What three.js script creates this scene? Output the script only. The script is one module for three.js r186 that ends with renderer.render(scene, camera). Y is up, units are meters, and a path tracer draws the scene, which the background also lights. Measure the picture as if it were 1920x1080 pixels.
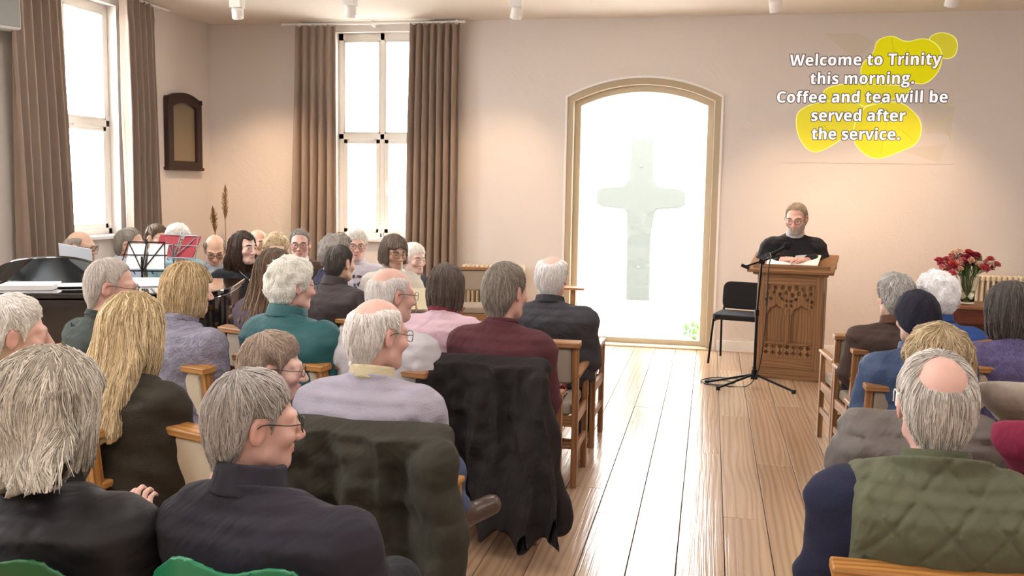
import * as THREE from 'three';
import { RoundedBoxGeometry } from 'three/addons/geometries/RoundedBoxGeometry.js';
import { mergeGeometries, mergeVertices } from 'three/addons/utils/BufferGeometryUtils.js';
import { RectAreaLightUniformsLib } from 'three/addons/lights/RectAreaLightUniformsLib.js';

// ---------------------------------------------------------------- camera, sky, exposure
const scene = new THREE.Scene();
const R = Math.PI / 180;
const camera = new THREE.PerspectiveCamera(2 * Math.atan(540 / 1800) / R, 1920 / 1080, 0.05, 200);
camera.position.set(0, 1.6, 0);
camera.rotation.order = 'YXZ';
camera.rotation.set(-6.0 * R, 11.6 * R, 1.0 * R);
const renderer = new THREE.WebGLRenderer({ antialias: true });
renderer.toneMapping = THREE.LinearToneMapping;
renderer.toneMappingExposure = 2.4;
renderer.shadowMap.enabled = true;
renderer.outputColorSpace = THREE.SRGBColorSpace;
scene.background = new THREE.Color(0.94, 0.97, 1.0);       // even bright overcast
scene.backgroundIntensity = 9;
RectAreaLightUniformsLib.init();
// added out-of-frame fill panels brighten the hall (the fittings themselves are built below)
const FILL_PANELS = [[-3.4, -5.6], [-0.6, -5.6], [2.0, -5.6], [-3.4, -2.4], [-0.6, -2.4], [2.0, -2.4], [-3.4, 0.9], [-0.6, 0.9], [2.0, 0.9]];
for (const [x, z] of FILL_PANELS) {
  const l = new THREE.RectAreaLight(0xfff8f2, x > 1 ? 2.8 : 5, 1.15, 0.55);
  l.position.set(x, 3.215, z); l.rotation.x = -Math.PI / 2; scene.add(l);
}
// daylight of the tall side windows and the glazed door, set in their openings
const DAY = 0xeaf3ff;

// ---------------------------------------------------------------- helpers
let seed = 7;
const rnd = () => { seed = (seed * 1664525 + 1013904223) >>> 0; return seed / 4294967296; };
const rr = (a, b) => a + (b - a) * rnd();
const V = (x, y, z) => new THREE.Vector3(x, y, z);
const clamp = (x, a, b) => x < a ? a : x > b ? b : x;
const lerp = (a, b, t) => a + (b - a) * t;
const used = new Map();
function numbered(n) { const k = used.get(n) || 0; used.set(n, k + 1); return k ? `${n}_${String(k).padStart(3, '0')}` : n; }
function tag(o, label, category, group) { o.userData = { ...o.userData, label, category }; if (group) o.userData.group = group; return o; }
function thing(name, label, category, pos = [0, 0, 0], turn = 0, group) {
  const o = new THREE.Group(); o.name = numbered(name); o.position.set(...pos); o.rotation.y = turn; scene.add(o);
  return tag(o, label, category, group);
}
function mesh(name, geo, m, parent, label) {
  if (Array.isArray(geo)) geo = merge(geo);
  const o = new THREE.Mesh(geo, m); o.name = parent ? name : numbered(name); o.castShadow = o.receiveShadow = true;
  if (label) o.userData.label = label;
  (parent || scene).add(o); return o;
}
function structure(name, geo, m, parent) { const o = mesh(name, geo, m, parent); if (!parent) o.userData.kind = 'structure'; return o; }
function merge(list) {
  list = list.map((g) => { g = g.index ? g.toNonIndexed() : g; for (const k of Object.keys(g.attributes)) if (!['position', 'normal', 'uv', 'color'].includes(k)) g.deleteAttribute(k); return g; });
  if (!list.every((g) => g.attributes.color)) list.forEach((g) => g.deleteAttribute('color'));
  if (!list.every((g) => g.attributes.uv)) list.forEach((g) => { if (!g.attributes.uv) g.setAttribute('uv', new THREE.BufferAttribute(new Float32Array(g.attributes.position.count * 2), 2)); });
  return mergeGeometries(list);
}
function at(g, x = 0, y = 0, z = 0, rx = 0, ry = 0, rz = 0) { g.applyMatrix4(new THREE.Matrix4().compose(V(x, y, z), new THREE.Quaternion().setFromEuler(new THREE.Euler(rx, ry, rz, 'YXZ')), V(1, 1, 1))); return g; }
// uv in metres, u along the longest side (grain)
function grain(g, off = 0, axis) {
  if (g.index) g = g.toNonIndexed();
  g.computeBoundingBox(); const s = g.boundingBox.getSize(V()).toArray();
  const L = axis ?? s.indexOf(Math.max(...s)), p = g.attributes.position, n = g.attributes.normal, uv = new Float32Array(p.count * 2);
  for (let i = 0; i < p.count; i++) {
    const q = [p.getX(i), p.getY(i), p.getZ(i)], m = [Math.abs(n.getX(i)), Math.abs(n.getY(i)), Math.abs(n.getZ(i))];
    m[L] *= 0.3; const N = m.indexOf(Math.max(...m)); const o = [0, 1, 2].filter((k) => k !== L && k !== N)[0] ?? (L + 1) % 3;
    uv[i * 2] = q[L] + off * 1.37; uv[i * 2 + 1] = q[o] + off * 0.71;
  }
  g.setAttribute('uv', new THREE.BufferAttribute(uv, 2)); return g;
}
const box = (w, h, d, x = 0, y = 0, z = 0, r = 0.004, rx = 0, ry = 0, rz = 0) => at(grain(new RoundedBoxGeometry(w, h, d, 1, Math.min(r, w / 2.01, h / 2.01, d / 2.01)), Math.abs(x * 3.1 + y * 1.7 + z)), x, y, z, rx, ry, rz);
const cyl = (r0, r1, h, x, y, z, seg = 16, rx = 0, ry = 0, rz = 0) => at(new THREE.CylinderGeometry(r0, r1, h, seg), x, y, z, rx, ry, rz);
function tube(pts, r, seg = 24, sides = 6) { return new THREE.TubeGeometry(new THREE.CatmullRomCurve3(pts.map((p) => p.isVector3 ? p : V(...p))), seg, r, sides, false); }
function bar(a, b, r, sides = 8) { const A = V(...a), B = V(...b), d = B.clone().sub(A); const g = new THREE.CylinderGeometry(r, r, d.length(), sides); g.applyQuaternion(new THREE.Quaternion().setFromUnitVectors(V(0, 1, 0), d.normalize())); g.translate(...A.add(B).multiplyScalar(0.5).toArray()); return g; }

// ---------------------------------------------------------------- noise, textures, materials
const perm = new Uint8Array(512); { const p = [...Array(256).keys()]; for (let i = 255; i > 0; i--) { const j = Math.floor(rnd() * (i + 1)); [p[i], p[j]] = [p[j], p[i]]; } for (let i = 0; i < 512; i++) perm[i] = p[i & 255]; }
function noise3(x, y, z) {
  const X = Math.floor(x), Y = Math.floor(y), Z = Math.floor(z); let u = x - X, v = y - Y, w = z - Z; u = u * u * (3 - 2 * u); v = v * v * (3 - 2 * v); w = w * w * (3 - 2 * w);
  const h = (i, j, k) => perm[perm[perm[(X + i) & 255] + ((Y + j) & 255)] + ((Z + k) & 255)] / 127.5 - 1;
  return lerp(lerp(lerp(h(0, 0, 0), h(1, 0, 0), u), lerp(h(0, 1, 0), h(1, 1, 0), u), v), lerp(lerp(h(0, 0, 1), h(1, 0, 1), u), lerp(h(0, 1, 1), h(1, 1, 1), u), v), w);
}
function texture(n, f, srgb, sx = 1, sy = 1) {           // f(u, v) -> [r, g, b] 0..1 on a tile
  const d = new Uint8Array(n * n * 4);
  for (let j = 0; j < n; j++) for (let i = 0; i < n; i++) { const c = f(i / n, j / n); for (let k = 0; k < 3; k++) d[(j * n + i) * 4 + k] = clamp(c[k] * 255, 0, 255); d[(j * n + i) * 4 + 3] = 255; }
  const t = new THREE.DataTexture(d, n, n); t.wrapS = t.wrapT = THREE.RepeatWrapping; t.magFilter = THREE.LinearFilter; t.minFilter = THREE.LinearMipmapLinearFilter; t.generateMipmaps = true;
  if (srgb) t.colorSpace = THREE.SRGBColorSpace; t.repeat.set(sx, sy); t.needsUpdate = true; return t;
}
const per = (u, v, fx, fy, o = 0) => { const a = u * Math.PI * 2, b = v * Math.PI * 2, p = fx / 6.283, q = fy / 6.283; return noise3(Math.cos(a) * p + 40 + o, Math.sin(a) * p + 40 + Math.cos(b) * q, Math.sin(b) * q + 20 + o); };
const woodF = (u, v, o, c = 0.16) => { const w = per(u, v, 3, 4, o) * 0.35, l = Math.sin((v * 14 + w * 3 + per(u, v, 2, 9, o + 3) * 0.7) * 6.283) * 0.5 + 0.5, fine = per(u, v, 5, 120, o + 9); const t = 1 - c * (0.45 * l * l + 0.35 * (fine * 0.5 + 0.5) + 0.5 * (per(u, v, 2, 3, o + 5) * 0.5 + 0.5)); return [t, t * (0.985 - 0.03 * l), t * (0.96 - 0.05 * l)]; };
const woodT = texture(512, (u, v) => woodF(u, v, 0, 0.34), true, 0.9, 3), floorT = texture(1024, (u, v) => woodF(u, v, 7, 0.2), true, 0.5, 2.2);
const floorB = texture(512, (u, v) => { const w = woodF(u, v, 7, 0.6)[0], f = per(u, v, 9, 160, 2) * 0.25; return [w + f, w + f, w + f]; }, false, 0.5, 2.2);
const weaveT = texture(256, (u, v) => { const a = Math.sin(u * 6.283 * 32) * Math.sin(v * 6.283 * 32), n = per(u, v, 30, 30, 4); const t = 0.5 + 0.25 * a + 0.25 * n; return [t, t, t]; }, false, 9, 9);
const knitT = texture(256, (u, v) => { const a = Math.abs(Math.sin(u * 6.283 * 20 + Math.sin(v * 6.283 * 30) * 0.8)), n = per(u, v, 60, 60, 1); const t = 0.35 + 0.4 * a + 0.25 * n; return [t, t, t]; }, false, 7, 7);
const crumpleT = texture(256, (u, v) => { const t = 0.5 + 0.35 * per(u, v, 9, 7, 1) + 0.2 * per(u, v, 24, 20, 2) + 0.1 * per(u, v, 60, 50, 3); return [t, t, t]; }, false, 1.6, 1.6);
const heatherT = texture(256, (u, v) => { const t = 0.86 + 0.2 * per(u, v, 110, 110, 6) + 0.08 * per(u, v, 18, 18, 5); return [t, t, t]; }, true, 4, 4);
const plasterT = texture(256, (u, v) => { const t = 0.5 + 0.3 * per(u, v, 20, 20, 6) + 0.3 * per(u, v, 70, 70, 8); return [t, t, t]; }, false, 1, 1);
const M = (color, o = {}) => new THREE.MeshStandardMaterial({ color, roughness: 0.8, ...o });
const mats = new Map();
function cloth(color, kind = 'weave') {
  const k = color + kind; if (mats.has(k)) return mats.get(k);
  const m = kind === 'knit' ? M(color, { roughness: 0.95, bumpMap: knitT, bumpScale: 0.002 })
    : kind === 'heather' ? M(color, { roughness: 0.95, map: heatherT, bumpMap: knitT, bumpScale: 0.0015 })
      : kind === 'shell' ? M(color, { roughness: 0.6, bumpMap: crumpleT, bumpScale: 0.008 })
        : M(color, { roughness: 0.9, bumpMap: crumpleT, bumpScale: 0.01 });
  mats.set(k, m); return m;
}
const oak = M(0xb98a60, { map: woodT, roughness: 0.45 }), oakLight = M(0xd39a55, { map: woodT, roughness: 0.42 }), lecternOak = M(0xa37a52, { map: woodT, roughness: 0.5 }),
  darkWood = M(0x3c2218, { map: woodT, roughness: 0.5 }), redWood = M(0x7a3420, { map: woodT, roughness: 0.4 }), seatFabric = M(0xa3978a, { bumpMap: weaveT, bumpScale: 0.002, roughness: 0.95 }),
  creamFabric = M(0xd9cbb2, { bumpMap: weaveT, bumpScale: 0.002, roughness: 0.95 }),
  wallM = M(0xe2dad4, { bumpMap: plasterT, bumpScale: 0.002, roughness: 0.9 }), ceilM = M(0xe6dcd0, { roughness: 0.95 }), whitePaint = M(0xf1efec, { roughness: 0.45 }),
  upvc = M(0xeeeae2, { roughness: 0.35 }), doorFrameM = M(0xb9a98f, { roughness: 0.5 }), blackMetal = M(0x101012, { roughness: 0.4, metalness: 0.5 }), blackGloss = new THREE.MeshPhysicalMaterial({ color: 0x060607, roughness: 0.12, clearcoat: 1, clearcoatRoughness: 0.04 }),
  chrome = M(0xc9c9cc, { roughness: 0.25, metalness: 1 }), paper = M(0xf3f4f6, { roughness: 0.85 }), pane = new THREE.MeshPhysicalMaterial({ color: 0xffffff, transmission: 1, thickness: 0, roughness: 0.02, ior: 1.45 });

// ---------------------------------------------------------------- surface nets on a distance field
function nets(f, lo, hi, cell) {
  const nx = Math.ceil((hi[0] - lo[0]) / cell) + 2, ny = Math.ceil((hi[1] - lo[1]) / cell) + 2, nz = Math.ceil((hi[2] - lo[2]) / cell) + 2;
  const F = new Float32Array(nx * ny * nz), B = 4, reach = cell * B * 0.87 * 1.5 + cell;
  for (let k = 0; k < nz; k += B) for (let j = 0; j < ny; j += B) for (let i = 0; i < nx; i += B) {
    const c = f(lo[0] + (i + 1.5) * cell, lo[1] + (j + 1.5) * cell, lo[2] + (k + 1.5) * cell), far = Math.abs(c) > reach;
    for (let c2 = k; c2 < Math.min(k + B, nz); c2++) for (let b = j; b < Math.min(j + B, ny); b++) for (let a = i; a < Math.min(i + B, nx); a++)
      F[(c2 * ny + b) * nx + a] = far ? c : f(lo[0] + a * cell, lo[1] + b * cell, lo[2] + c2 * cell);
  }
  const id = new Int32Array(nx * ny * nz).fill(-1), pos = [], idx = [], sx = 1, sy = nx, sz = nx * ny, off = [0, sx, sy, sx + sy, sz, sz + sx, sz + sy, sz + sx + sy];
  const E = [[0, 1], [2, 3], [4, 5], [6, 7], [0, 2], [1, 3], [4, 6], [5, 7], [0, 4], [1, 5], [2, 6], [3, 7]];
  for (let k = 0; k < nz - 1; k++) for (let j = 0; j < ny - 1; j++) for (let i = 0; i < nx - 1; i++) {
    const o = (k * ny + j) * nx + i; let s = 0; for (let c = 0; c < 8; c++) if (F[o + off[c]] < 0) s++;
    if (s === 0 || s === 8) continue;
    let x = 0, y = 0, z = 0, n = 0;
    for (const [a, b] of E) { const p = F[o + off[a]], q = F[o + off[b]]; if ((p < 0) === (q < 0)) continue; const t = p / (p - q); x += lerp(a & 1, b & 1, t); y += lerp((a >> 1) & 1, (b >> 1) & 1, t); z += lerp(a >> 2, b >> 2, t); n++; }
    id[o] = pos.length / 3; pos.push(lo[0] + (i + x / n) * cell, lo[1] + (j + y / n) * cell, lo[2] + (k + z / n) * cell);
  }
  const quad = (a, b, c, d, flip) => { if (a < 0 || b < 0 || c < 0 || d < 0) return; flip ? idx.push(a, c, b, a, d, c) : idx.push(a, b, c, a, c, d); };
  for (let k = 1; k < nz - 1; k++) for (let j = 1; j < ny - 1; j++) for (let i = 1; i < nx - 1; i++) {
    const o = (k * ny + j) * nx + i, s = F[o] < 0;
    if (s !== F[o + sx] < 0) quad(id[o - sy - sz], id[o - sz], id[o], id[o - sy], !s);
    if (s !== F[o + sy] < 0) quad(id[o - sx - sz], id[o - sx], id[o], id[o - sz], !s);
    if (s !== F[o + sz] < 0) quad(id[o - sx - sy], id[o - sy], id[o], id[o - sx], !s);
  }
  const g = new THREE.BufferGeometry(), P = new Float32Array(pos), uv = new Float32Array(P.length / 3 * 2);
  for (let i = 0; i < P.length / 3; i++) { uv[i * 2] = P[i * 3] + P[i * 3 + 2] * 0.8; uv[i * 2 + 1] = P[i * 3 + 1] + P[i * 3 + 2] * 0.3; }
  g.setAttribute('position', new THREE.BufferAttribute(P, 3)); g.setAttribute('uv', new THREE.BufferAttribute(uv, 2)); g.setIndex(idx); g.computeVertexNormals(); return g;
}
const smin = (a, b, k) => { const h = Math.max(k - Math.abs(a - b), 0) / k; return Math.min(a, b) - h * h * k * 0.25; };
const smax = (a, b, k) => -smin(-a, -b, k);
const ell = (x, y, z, cx, cy, cz, a, b, c) => { const X = x - cx, Y = y - cy, Z = z - cz, k0 = Math.sqrt((X / a) ** 2 + (Y / b) ** 2 + (Z / c) ** 2), k1 = Math.sqrt((X / a / a) ** 2 + (Y / b / b) ** 2 + (Z / c / c) ** 2); return k1 < 1e-6 ? -Math.min(a, b, c) : k0 * (k0 - 1) / k1; };
const cap = (x, y, z, a, b, ra, rb) => { const dx = b[0] - a[0], dy = b[1] - a[1], dz = b[2] - a[2], px = x - a[0], py = y - a[1], pz = z - a[2], t = clamp((px * dx + py * dy + pz * dz) / (dx * dx + dy * dy + dz * dz + 1e-9), 0, 1); return Math.hypot(px - dx * t, py - dy * t, pz - dz * t) - lerp(ra, rb, t); };
const ramp = (xs, ys, x) => { if (x <= xs[0]) return ys[0]; for (let i = 1; i < xs.length; i++) if (x <= xs[i]) return lerp(ys[i - 1], ys[i], (x - xs[i - 1]) / (xs[i] - xs[i - 1])); return ys[ys.length - 1]; };
const smooth = (xs, ys, x) => { if (x <= xs[0]) return ys[0]; for (let i = 1; i < xs.length; i++) if (x <= xs[i]) { let t = (x - xs[i - 1]) / (xs[i] - xs[i - 1]); t = t * t * (3 - 2 * t); return lerp(ys[i - 1], ys[i], t); } return ys[ys.length - 1]; };
function paint(g, rgbOf) { const p = g.attributes.position, c = new Float32Array(p.count * 3); for (let i = 0; i < p.count; i++) { const q = rgbOf(p.getX(i), p.getY(i), p.getZ(i)); c[i * 3] = q[0]; c[i * 3 + 1] = q[1]; c[i * 3 + 2] = q[2]; } g.setAttribute('color', new THREE.BufferAttribute(c, 3)); return g; }
// ---------------------------------------------------------------- the hall
const LX = -5.42, RX = 3.45, BZ = -9.75, FZ = 2.6, CH = 3.29;
// floor of wide oak boards
{
  const floor = new THREE.Group(); floor.name = 'floor'; floor.userData.kind = 'structure'; scene.add(floor);
  mesh('subfloor', at(new THREE.BoxGeometry(RX - LX + 0.6, 0.1, FZ - BZ + 0.6), (LX + RX) / 2, -0.068, (BZ + FZ) / 2), M(0x3a2a1c), floor);
  const tones = [0xcfb49a, 0xc9ad92, 0xd5bda5, 0xc5a78c, 0xd1b69e, 0xcbaf95].map((c) => new THREE.MeshPhysicalMaterial({ color: c, map: floorT, bumpMap: floorB, bumpScale: 0.0006, roughness: 0.2, ior: 1.75 }));
  const W = 0.205, lens = [2.2, 1.8, 2.4], geos = lens.map((L) => [0, 1, 2, 3].map((k) => grain(new RoundedBoxGeometry(W - 0.0035, 0.018, L - 0.003, 1, 0.0018), k * 1.3 + L, 2)));
  const rest = [];
  let n = 0;
  for (let i = 0; i * W < RX - LX; i++) {
    let z = BZ + 0.0 - rr(0, 1.8); const x = LX + (i + 0.5) * W;
    while (z < FZ) {
      const v = Math.floor(rnd() * 3), L = lens[v], g = geos[v][Math.floor(rnd() * 4)], zc = z + L / 2, m = tones[Math.floor(rnd() * 6)];
      z += L; if (zc - L / 2 < BZ) { const end = zc + L / 2; if (end - BZ < 0.1) continue; const q = grain(new RoundedBoxGeometry(W - 0.0035, 0.018, end - BZ - 0.003, 1, 0.0018), i, 2); const o = mesh('plank', q, m, floor); o.position.set(x, -0.009, (end + BZ) / 2); n++; continue; }
      if (zc > -1.2) { rest.push(at(g.clone(), x, -0.009, zc)); continue; }
      const o = mesh('plank', g, m, floor); o.position.set(x, -0.009, zc); n++;
    }
  }
  mesh('boards_behind', merge(rest), tones[0], floor).userData.kind = 'stuff';
}
const wallShape = (pts, holes) => { const s = new THREE.Shape(pts.map((p) => new THREE.Vector2(...p))); for (const h of holes) s.holes.push(h); return s; };
const rectPath = (x0, y0, x1, y1) => { const p = new THREE.Path(); p.moveTo(x0, y0); p.lineTo(x1, y0); p.lineTo(x1, y1); p.lineTo(x0, y1); p.closePath(); return p; };
// segment-headed opening: springing ys, apex ya
function archPath(x0, x1, y0, ys, ya, Cls = THREE.Path) {
  const c = (x1 - x0) / 2, h = ya - ys, r = (c * c + h * h) / (2 * h), cx = (x0 + x1) / 2, cy = ya - r, a = Math.asin(c / r), p = new Cls();
  p.moveTo(x0, y0); p.lineTo(x1, y0); p.lineTo(x1, ys); p.absarc(cx, cy, r, Math.PI / 2 - a, Math.PI / 2 + a, false); p.lineTo(x0, y0); return p;
}
const metreUV = (g, s = 1) => { const p = g.attributes.position, n = g.attributes.normal, u = new Float32Array(p.count * 2); for (let i = 0; i < p.count; i++) { const ax = Math.abs(n.getX(i)) > 0.7, ay = Math.abs(n.getY(i)) > 0.7; u[i * 2] = (ax ? p.getZ(i) : p.getX(i)) * s; u[i * 2 + 1] = (ay ? p.getZ(i) : p.getY(i)) * s; } g.setAttribute('uv', new THREE.BufferAttribute(u, 2)); return g; };
const TH = 0.3;
const DX0 = -1.46, DX1 = 0.06, DYS = 2.51, DYA = 2.7;
const BW = { x0: -3.95, x1: -3.04, y0: 1.03, y1: 3.19 };
structure('wall_back', metreUV(at(new THREE.ExtrudeGeometry(wallShape([[LX - TH, -0.02], [RX + TH, -0.02], [RX + TH, CH + 0.1], [LX - TH, CH + 0.1]], [rectPath(BW.x0, BW.y0, BW.x1, BW.y1), archPath(DX0, DX1, 0, DYS, DYA)]), { depth: TH, bevelEnabled: false, curveSegments: 32 }), 0, 0, BZ - TH)), wallM);
const SIDE = [[-8.1, -7.0], [-5.0, -3.8], [-1.9, -0.7]];  // nearer pair is out of view, placed to light the congregation from the left
structure('wall_left', metreUV(at(new THREE.ExtrudeGeometry(wallShape([[-BZ, -0.02], [-FZ, -0.02], [-FZ, CH + 0.1], [-BZ, CH + 0.1]], SIDE.map(([a, b]) => rectPath(-b, 1.1, -a, 3.19))), { depth: TH, bevelEnabled: false }), LX - TH, 0, 0, 0, Math.PI / 2)), wallM);
structure('wall_right', metreUV(at(new THREE.BoxGeometry(TH, CH + 0.12, FZ - BZ), RX + TH / 2, CH / 2 + 0.04, (BZ + FZ) / 2)), wallM);
structure('wall_front', metreUV(at(new THREE.BoxGeometry(RX - LX + 2 * TH, CH + 0.12, TH), (LX + RX) / 2, CH / 2 + 0.04, FZ + TH / 2)), wallM);
structure('ceiling', metreUV(at(new THREE.BoxGeometry(RX - LX + 2 * TH, 0.2, FZ - BZ + 2 * TH), (LX + RX) / 2, CH + 0.1, (BZ + FZ) / 2)), ceilM);
structure('baseboard_back', [box(-1.51 - LX, 0.11, 0.018, (LX - 1.51) / 2, 0.055, BZ + 0.009), box(RX - 0.1, 0.11, 0.018, (RX + 0.1) / 2, 0.055, BZ + 0.009)], whitePaint);
structure('baseboard_left', [box(0.018, 0.11, FZ - BZ, LX + 0.009, 0.055, (BZ + FZ) / 2)], whitePaint);
structure('baseboard_right', [box(0.018, 0.11, FZ - BZ, RX - 0.009, 0.055, (BZ + FZ) / 2)], whitePaint);

// casement window in its own frame: x across, y up, outside towards -z; built at the middle of the reveal
function casement(name, w, h, y0, mull, trans, handles, pos, turn) {
  const g = new THREE.Group(); g.name = name; g.userData.kind = 'structure'; g.position.set(...pos); g.rotation.y = turn; scene.add(g);
  const f = 0.055, D = 0.07, y1 = y0 + h, fr = [box(f, h, D, -w / 2 + f / 2, y0 + h / 2), box(f, h, D, w / 2 - f / 2, y0 + h / 2), box(w, f, D, 0, y0 + f / 2), box(w, f + 0.02, D, 0, y1 - f / 2 - 0.01), box(0.05, h, D, mull, y0 + h / 2), box(w, 0.06, D, 0, trans)];
  structure('window_frame', merge(fr), upvc, g);
  const cells = [[-w / 2 + f, mull - 0.025, y0 + f, trans - 0.03, 1], [mull + 0.025, w / 2 - f, y0 + f, trans - 0.03, 1], [-w / 2 + f, mull - 0.025, trans + 0.03, y1 - f - 0.02, 0], [mull + 0.025, w / 2 - f, trans + 0.03, y1 - f - 0.02, 0]];
  cells.forEach(([a, b, c, d, low]) => {
    const s = low ? 0.045 : 0.02, cx = (a + b) / 2, cy = (c + d) / 2;
    structure(low ? 'casement_sash' : 'glazing_bead', [box(s, d - c, 0.05, a + s / 2, cy, 0.012), box(s, d - c, 0.05, b - s / 2, cy, 0.012), box(b - a, s, 0.05, cx, c + s / 2, 0.012), box(b - a, s, 0.05, cx, d - s / 2, 0.012)], upvc, g);
    structure('pane', at(new THREE.BoxGeometry(b - a - s, d - c - s, 0.005), cx, cy, 0.0), pane, g);
    if (low) structure('trickle_vent', [box((b - a) * 0.7, 0.022, 0.02, cx, d - 0.006, 0.045)], whitePaint, g);
  });
  structure('window_sill', [box(w + 0.08, 0.035, 0.2, 0, y0 - 0.018, 0.1, 0.008)], whitePaint, g);
  if (handles) for (const s of [-1, 1]) structure('handle', [box(0.018, 0.07, 0.012, mull + s * 0.045, trans - 0.5, 0.045), box(0.014, 0.13, 0.012, mull + s * 0.052, trans - 0.56, 0.066, 0.004, 0, 0, s * 0.12)], whitePaint, g);
  return g;
}
casement('window_1', BW.x1 - BW.x0, BW.y1 - BW.y0, BW.y0, 0.035, 2.11, true, [(BW.x0 + BW.x1) / 2, 0, BZ - 0.13], 0);
SIDE.forEach(([a, b], i) => casement(`window_${i + 2}`, b - a, 2.09, 1.1, -0.1, 2.12, i > 0, [LX - 0.13, 0, (a + b) / 2], Math.PI / 2));

// glazed arched door with its frame and a thin white trim
{
  const g = new THREE.Group(); g.name = 'door_1'; g.userData.kind = 'structure'; scene.add(g);
  const ring = (x0, x1, y0, ys, ya, t, tb, d, z) => { const s = archPath(x0, x1, y0, ys, ya, THREE.Shape); s.holes.push(archPath(x0 + t, x1 - t, y0 + tb, ys - t * 0.6, ya - t, THREE.Path)); return metreUV(at(new THREE.ExtrudeGeometry(s, { depth: d, bevelEnabled: true, bevelSize: 0.004, bevelThickness: 0.004, bevelSegments: 1, curveSegments: 32 }), 0, 0, z)); };
  structure('door_frame', ring(DX0, DX1, 0, DYS, DYA, 0.06, 0.02, 0.2, BZ - 0.2), doorFrameM, g);
  structure('glazing_frame', ring(DX0 + 0.06, DX1 - 0.06, 0.02, DYS - 0.036, DYA - 0.06, 0.065, 0.055, 0.06, BZ - 0.15), M(0xc9bca4, { roughness: 0.5 }), g);
  structure('pane', at(new THREE.ExtrudeGeometry(archPath(DX0 + 0.115, DX1 - 0.115, 0.07, DYS - 0.07, DYA - 0.118, THREE.Shape), { depth: 0.006, bevelEnabled: false, curveSegments: 32 }), 0, 0, BZ - 0.125), pane, g);
  structure('threshold', [box(DX1 - DX0, 0.02, 0.3, (DX0 + DX1) / 2, 0.008, BZ - 0.12)], M(0xcdbf9f, { roughness: 0.4 }), g);
  // trim: an upside-down U round the opening
  const arcPts = (x0, x1, ys, ya) => { const c = (x1 - x0) / 2, h = ya - ys, r = (c * c + h * h) / (2 * h), a = Math.asin(c / r), o = []; for (let k = 0; k <= 32; k++) { const t = Math.PI / 2 - a + 2 * a * k / 32; o.push(new THREE.Vector2((x0 + x1) / 2 + Math.cos(t) * r, ya - r + Math.sin(t) * r)); } return o; };
  const s = new THREE.Shape([new THREE.Vector2(DX1, 0), new THREE.Vector2(DX1 + 0.022, 0), ...arcPts(DX0 - 0.022, DX1 + 0.022, DYS + 0.012, DYA + 0.022), new THREE.Vector2(DX0 - 0.022, 0), new THREE.Vector2(DX0, 0), ...arcPts(DX0, DX1, DYS, DYA).reverse()]);
  structure('trim_1', metreUV(at(new THREE.ExtrudeGeometry(s, { depth: 0.014, bevelEnabled: false }), 0, 0, BZ)), whitePaint);
}
// outside: pale paving, a rendered garden wall, and the cross that hangs on it
structure('ground_outside', at(new THREE.BoxGeometry(60, 0.1, 60), 0, -0.14, -20), M(0xd8d6d0, { roughness: 0.9 }));

// curtains: pleated cloth with thickness, u along the rail, gathered heading
function curtain(label, length, folds, y0, y1, pos, turn, amp, spread, swing, lightEdge) {
  const nu = folds * 16, nv = 28, t = thing('curtain', label, 'curtain', pos, turn), o = rnd() * 20, P = [], U = [], I = [];
  for (const side of [0, 1]) for (let j = 0; j <= nv; j++) for (let i = 0; i <= nu; i++) {
    const v = j / nv, u = i / nu, y = lerp(y1, y0, v), w = u + 0.012 * noise3(u * 9, v * 2, o), a = amp * (0.35 + 0.65 * smooth([0, 0.08, 0.4, 1], [0.25, 0.45, 0.85, 1.1], v)) * (0.75 + 0.5 * noise3(u * folds * 0.6, v * 1.2, o + 5));
    const ph = w * folds * 6.283 + 0.5 * noise3(v * 2, u * 4, o + 9), s = Math.sin(ph);
    const head = v < 0.045 ? 0.014 * Math.sin(ph * 2 + 1) * Math.sin(v / 0.045 * Math.PI) : 0;
    P.push((w - 0.5) * length * lerp(0.96, spread, v) + swing * v + 0.18 * a * Math.cos(ph * 2), y + (j === 0 ? 0.012 * Math.sin(ph * 1.5) : 0), a * Math.sign(s) * Math.abs(s) ** 0.8 + head + (side ? -0.004 : 0.0)); U.push(w * length * 2.2, y);
  }
  const n = (nu + 1) * (nv + 1);
  for (let j = 0; j < nv; j++) for (let i = 0; i < nu; i++) { const a = j * (nu + 1) + i, b = a + 1, c = a + nu + 1, d = c + 1; I.push(a, c, b, b, c, d, a + n, b + n, c + n, b + n, d + n, c + n); }
  for (let j = 0; j < nv; j++) for (const i of [0, nu]) { const a = j * (nu + 1) + i, c = a + nu + 1; I.push(a, a + n, c, c, a + n, c + n); }
  const g = new THREE.BufferGeometry(); g.setAttribute('position', new THREE.Float32BufferAttribute(P, 3)); g.setAttribute('uv', new THREE.Float32BufferAttribute(U, 2)); g.setIndex(I); g.computeVertexNormals();
  mesh('drape', g, curtainM, t);
  const ringG = new THREE.TorusGeometry(0.014, 0.003, 5, 12); for (let k = 0; k < folds; k++) { const q = mesh('curtain_ring', ringG, whitePaint, t); q.position.set((k / (folds - 1) - 0.5) * length * 0.9, y1 + 0.004, 0); q.rotation.y = Math.PI / 2; }
  return t;
}
const curtainM = new THREE.MeshPhysicalMaterial({ color: 0xb09e90, transmission: 0.18, thickness: 0, roughness: 0.95, sheen: 0.3, sheenRoughness: 0.6, sheenColor: new THREE.Color(0xbba890), bumpMap: weaveT, bumpScale: 0.0015, side: THREE.DoubleSide });
curtain('taupe pleated curtain nearest the wall speaker, left of the side window', 0.6, 6, 0.03, 3.25, [LX + 0.14, 0, -6.82], Math.PI / 2, 0.095, 1.08, 0.08);
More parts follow.
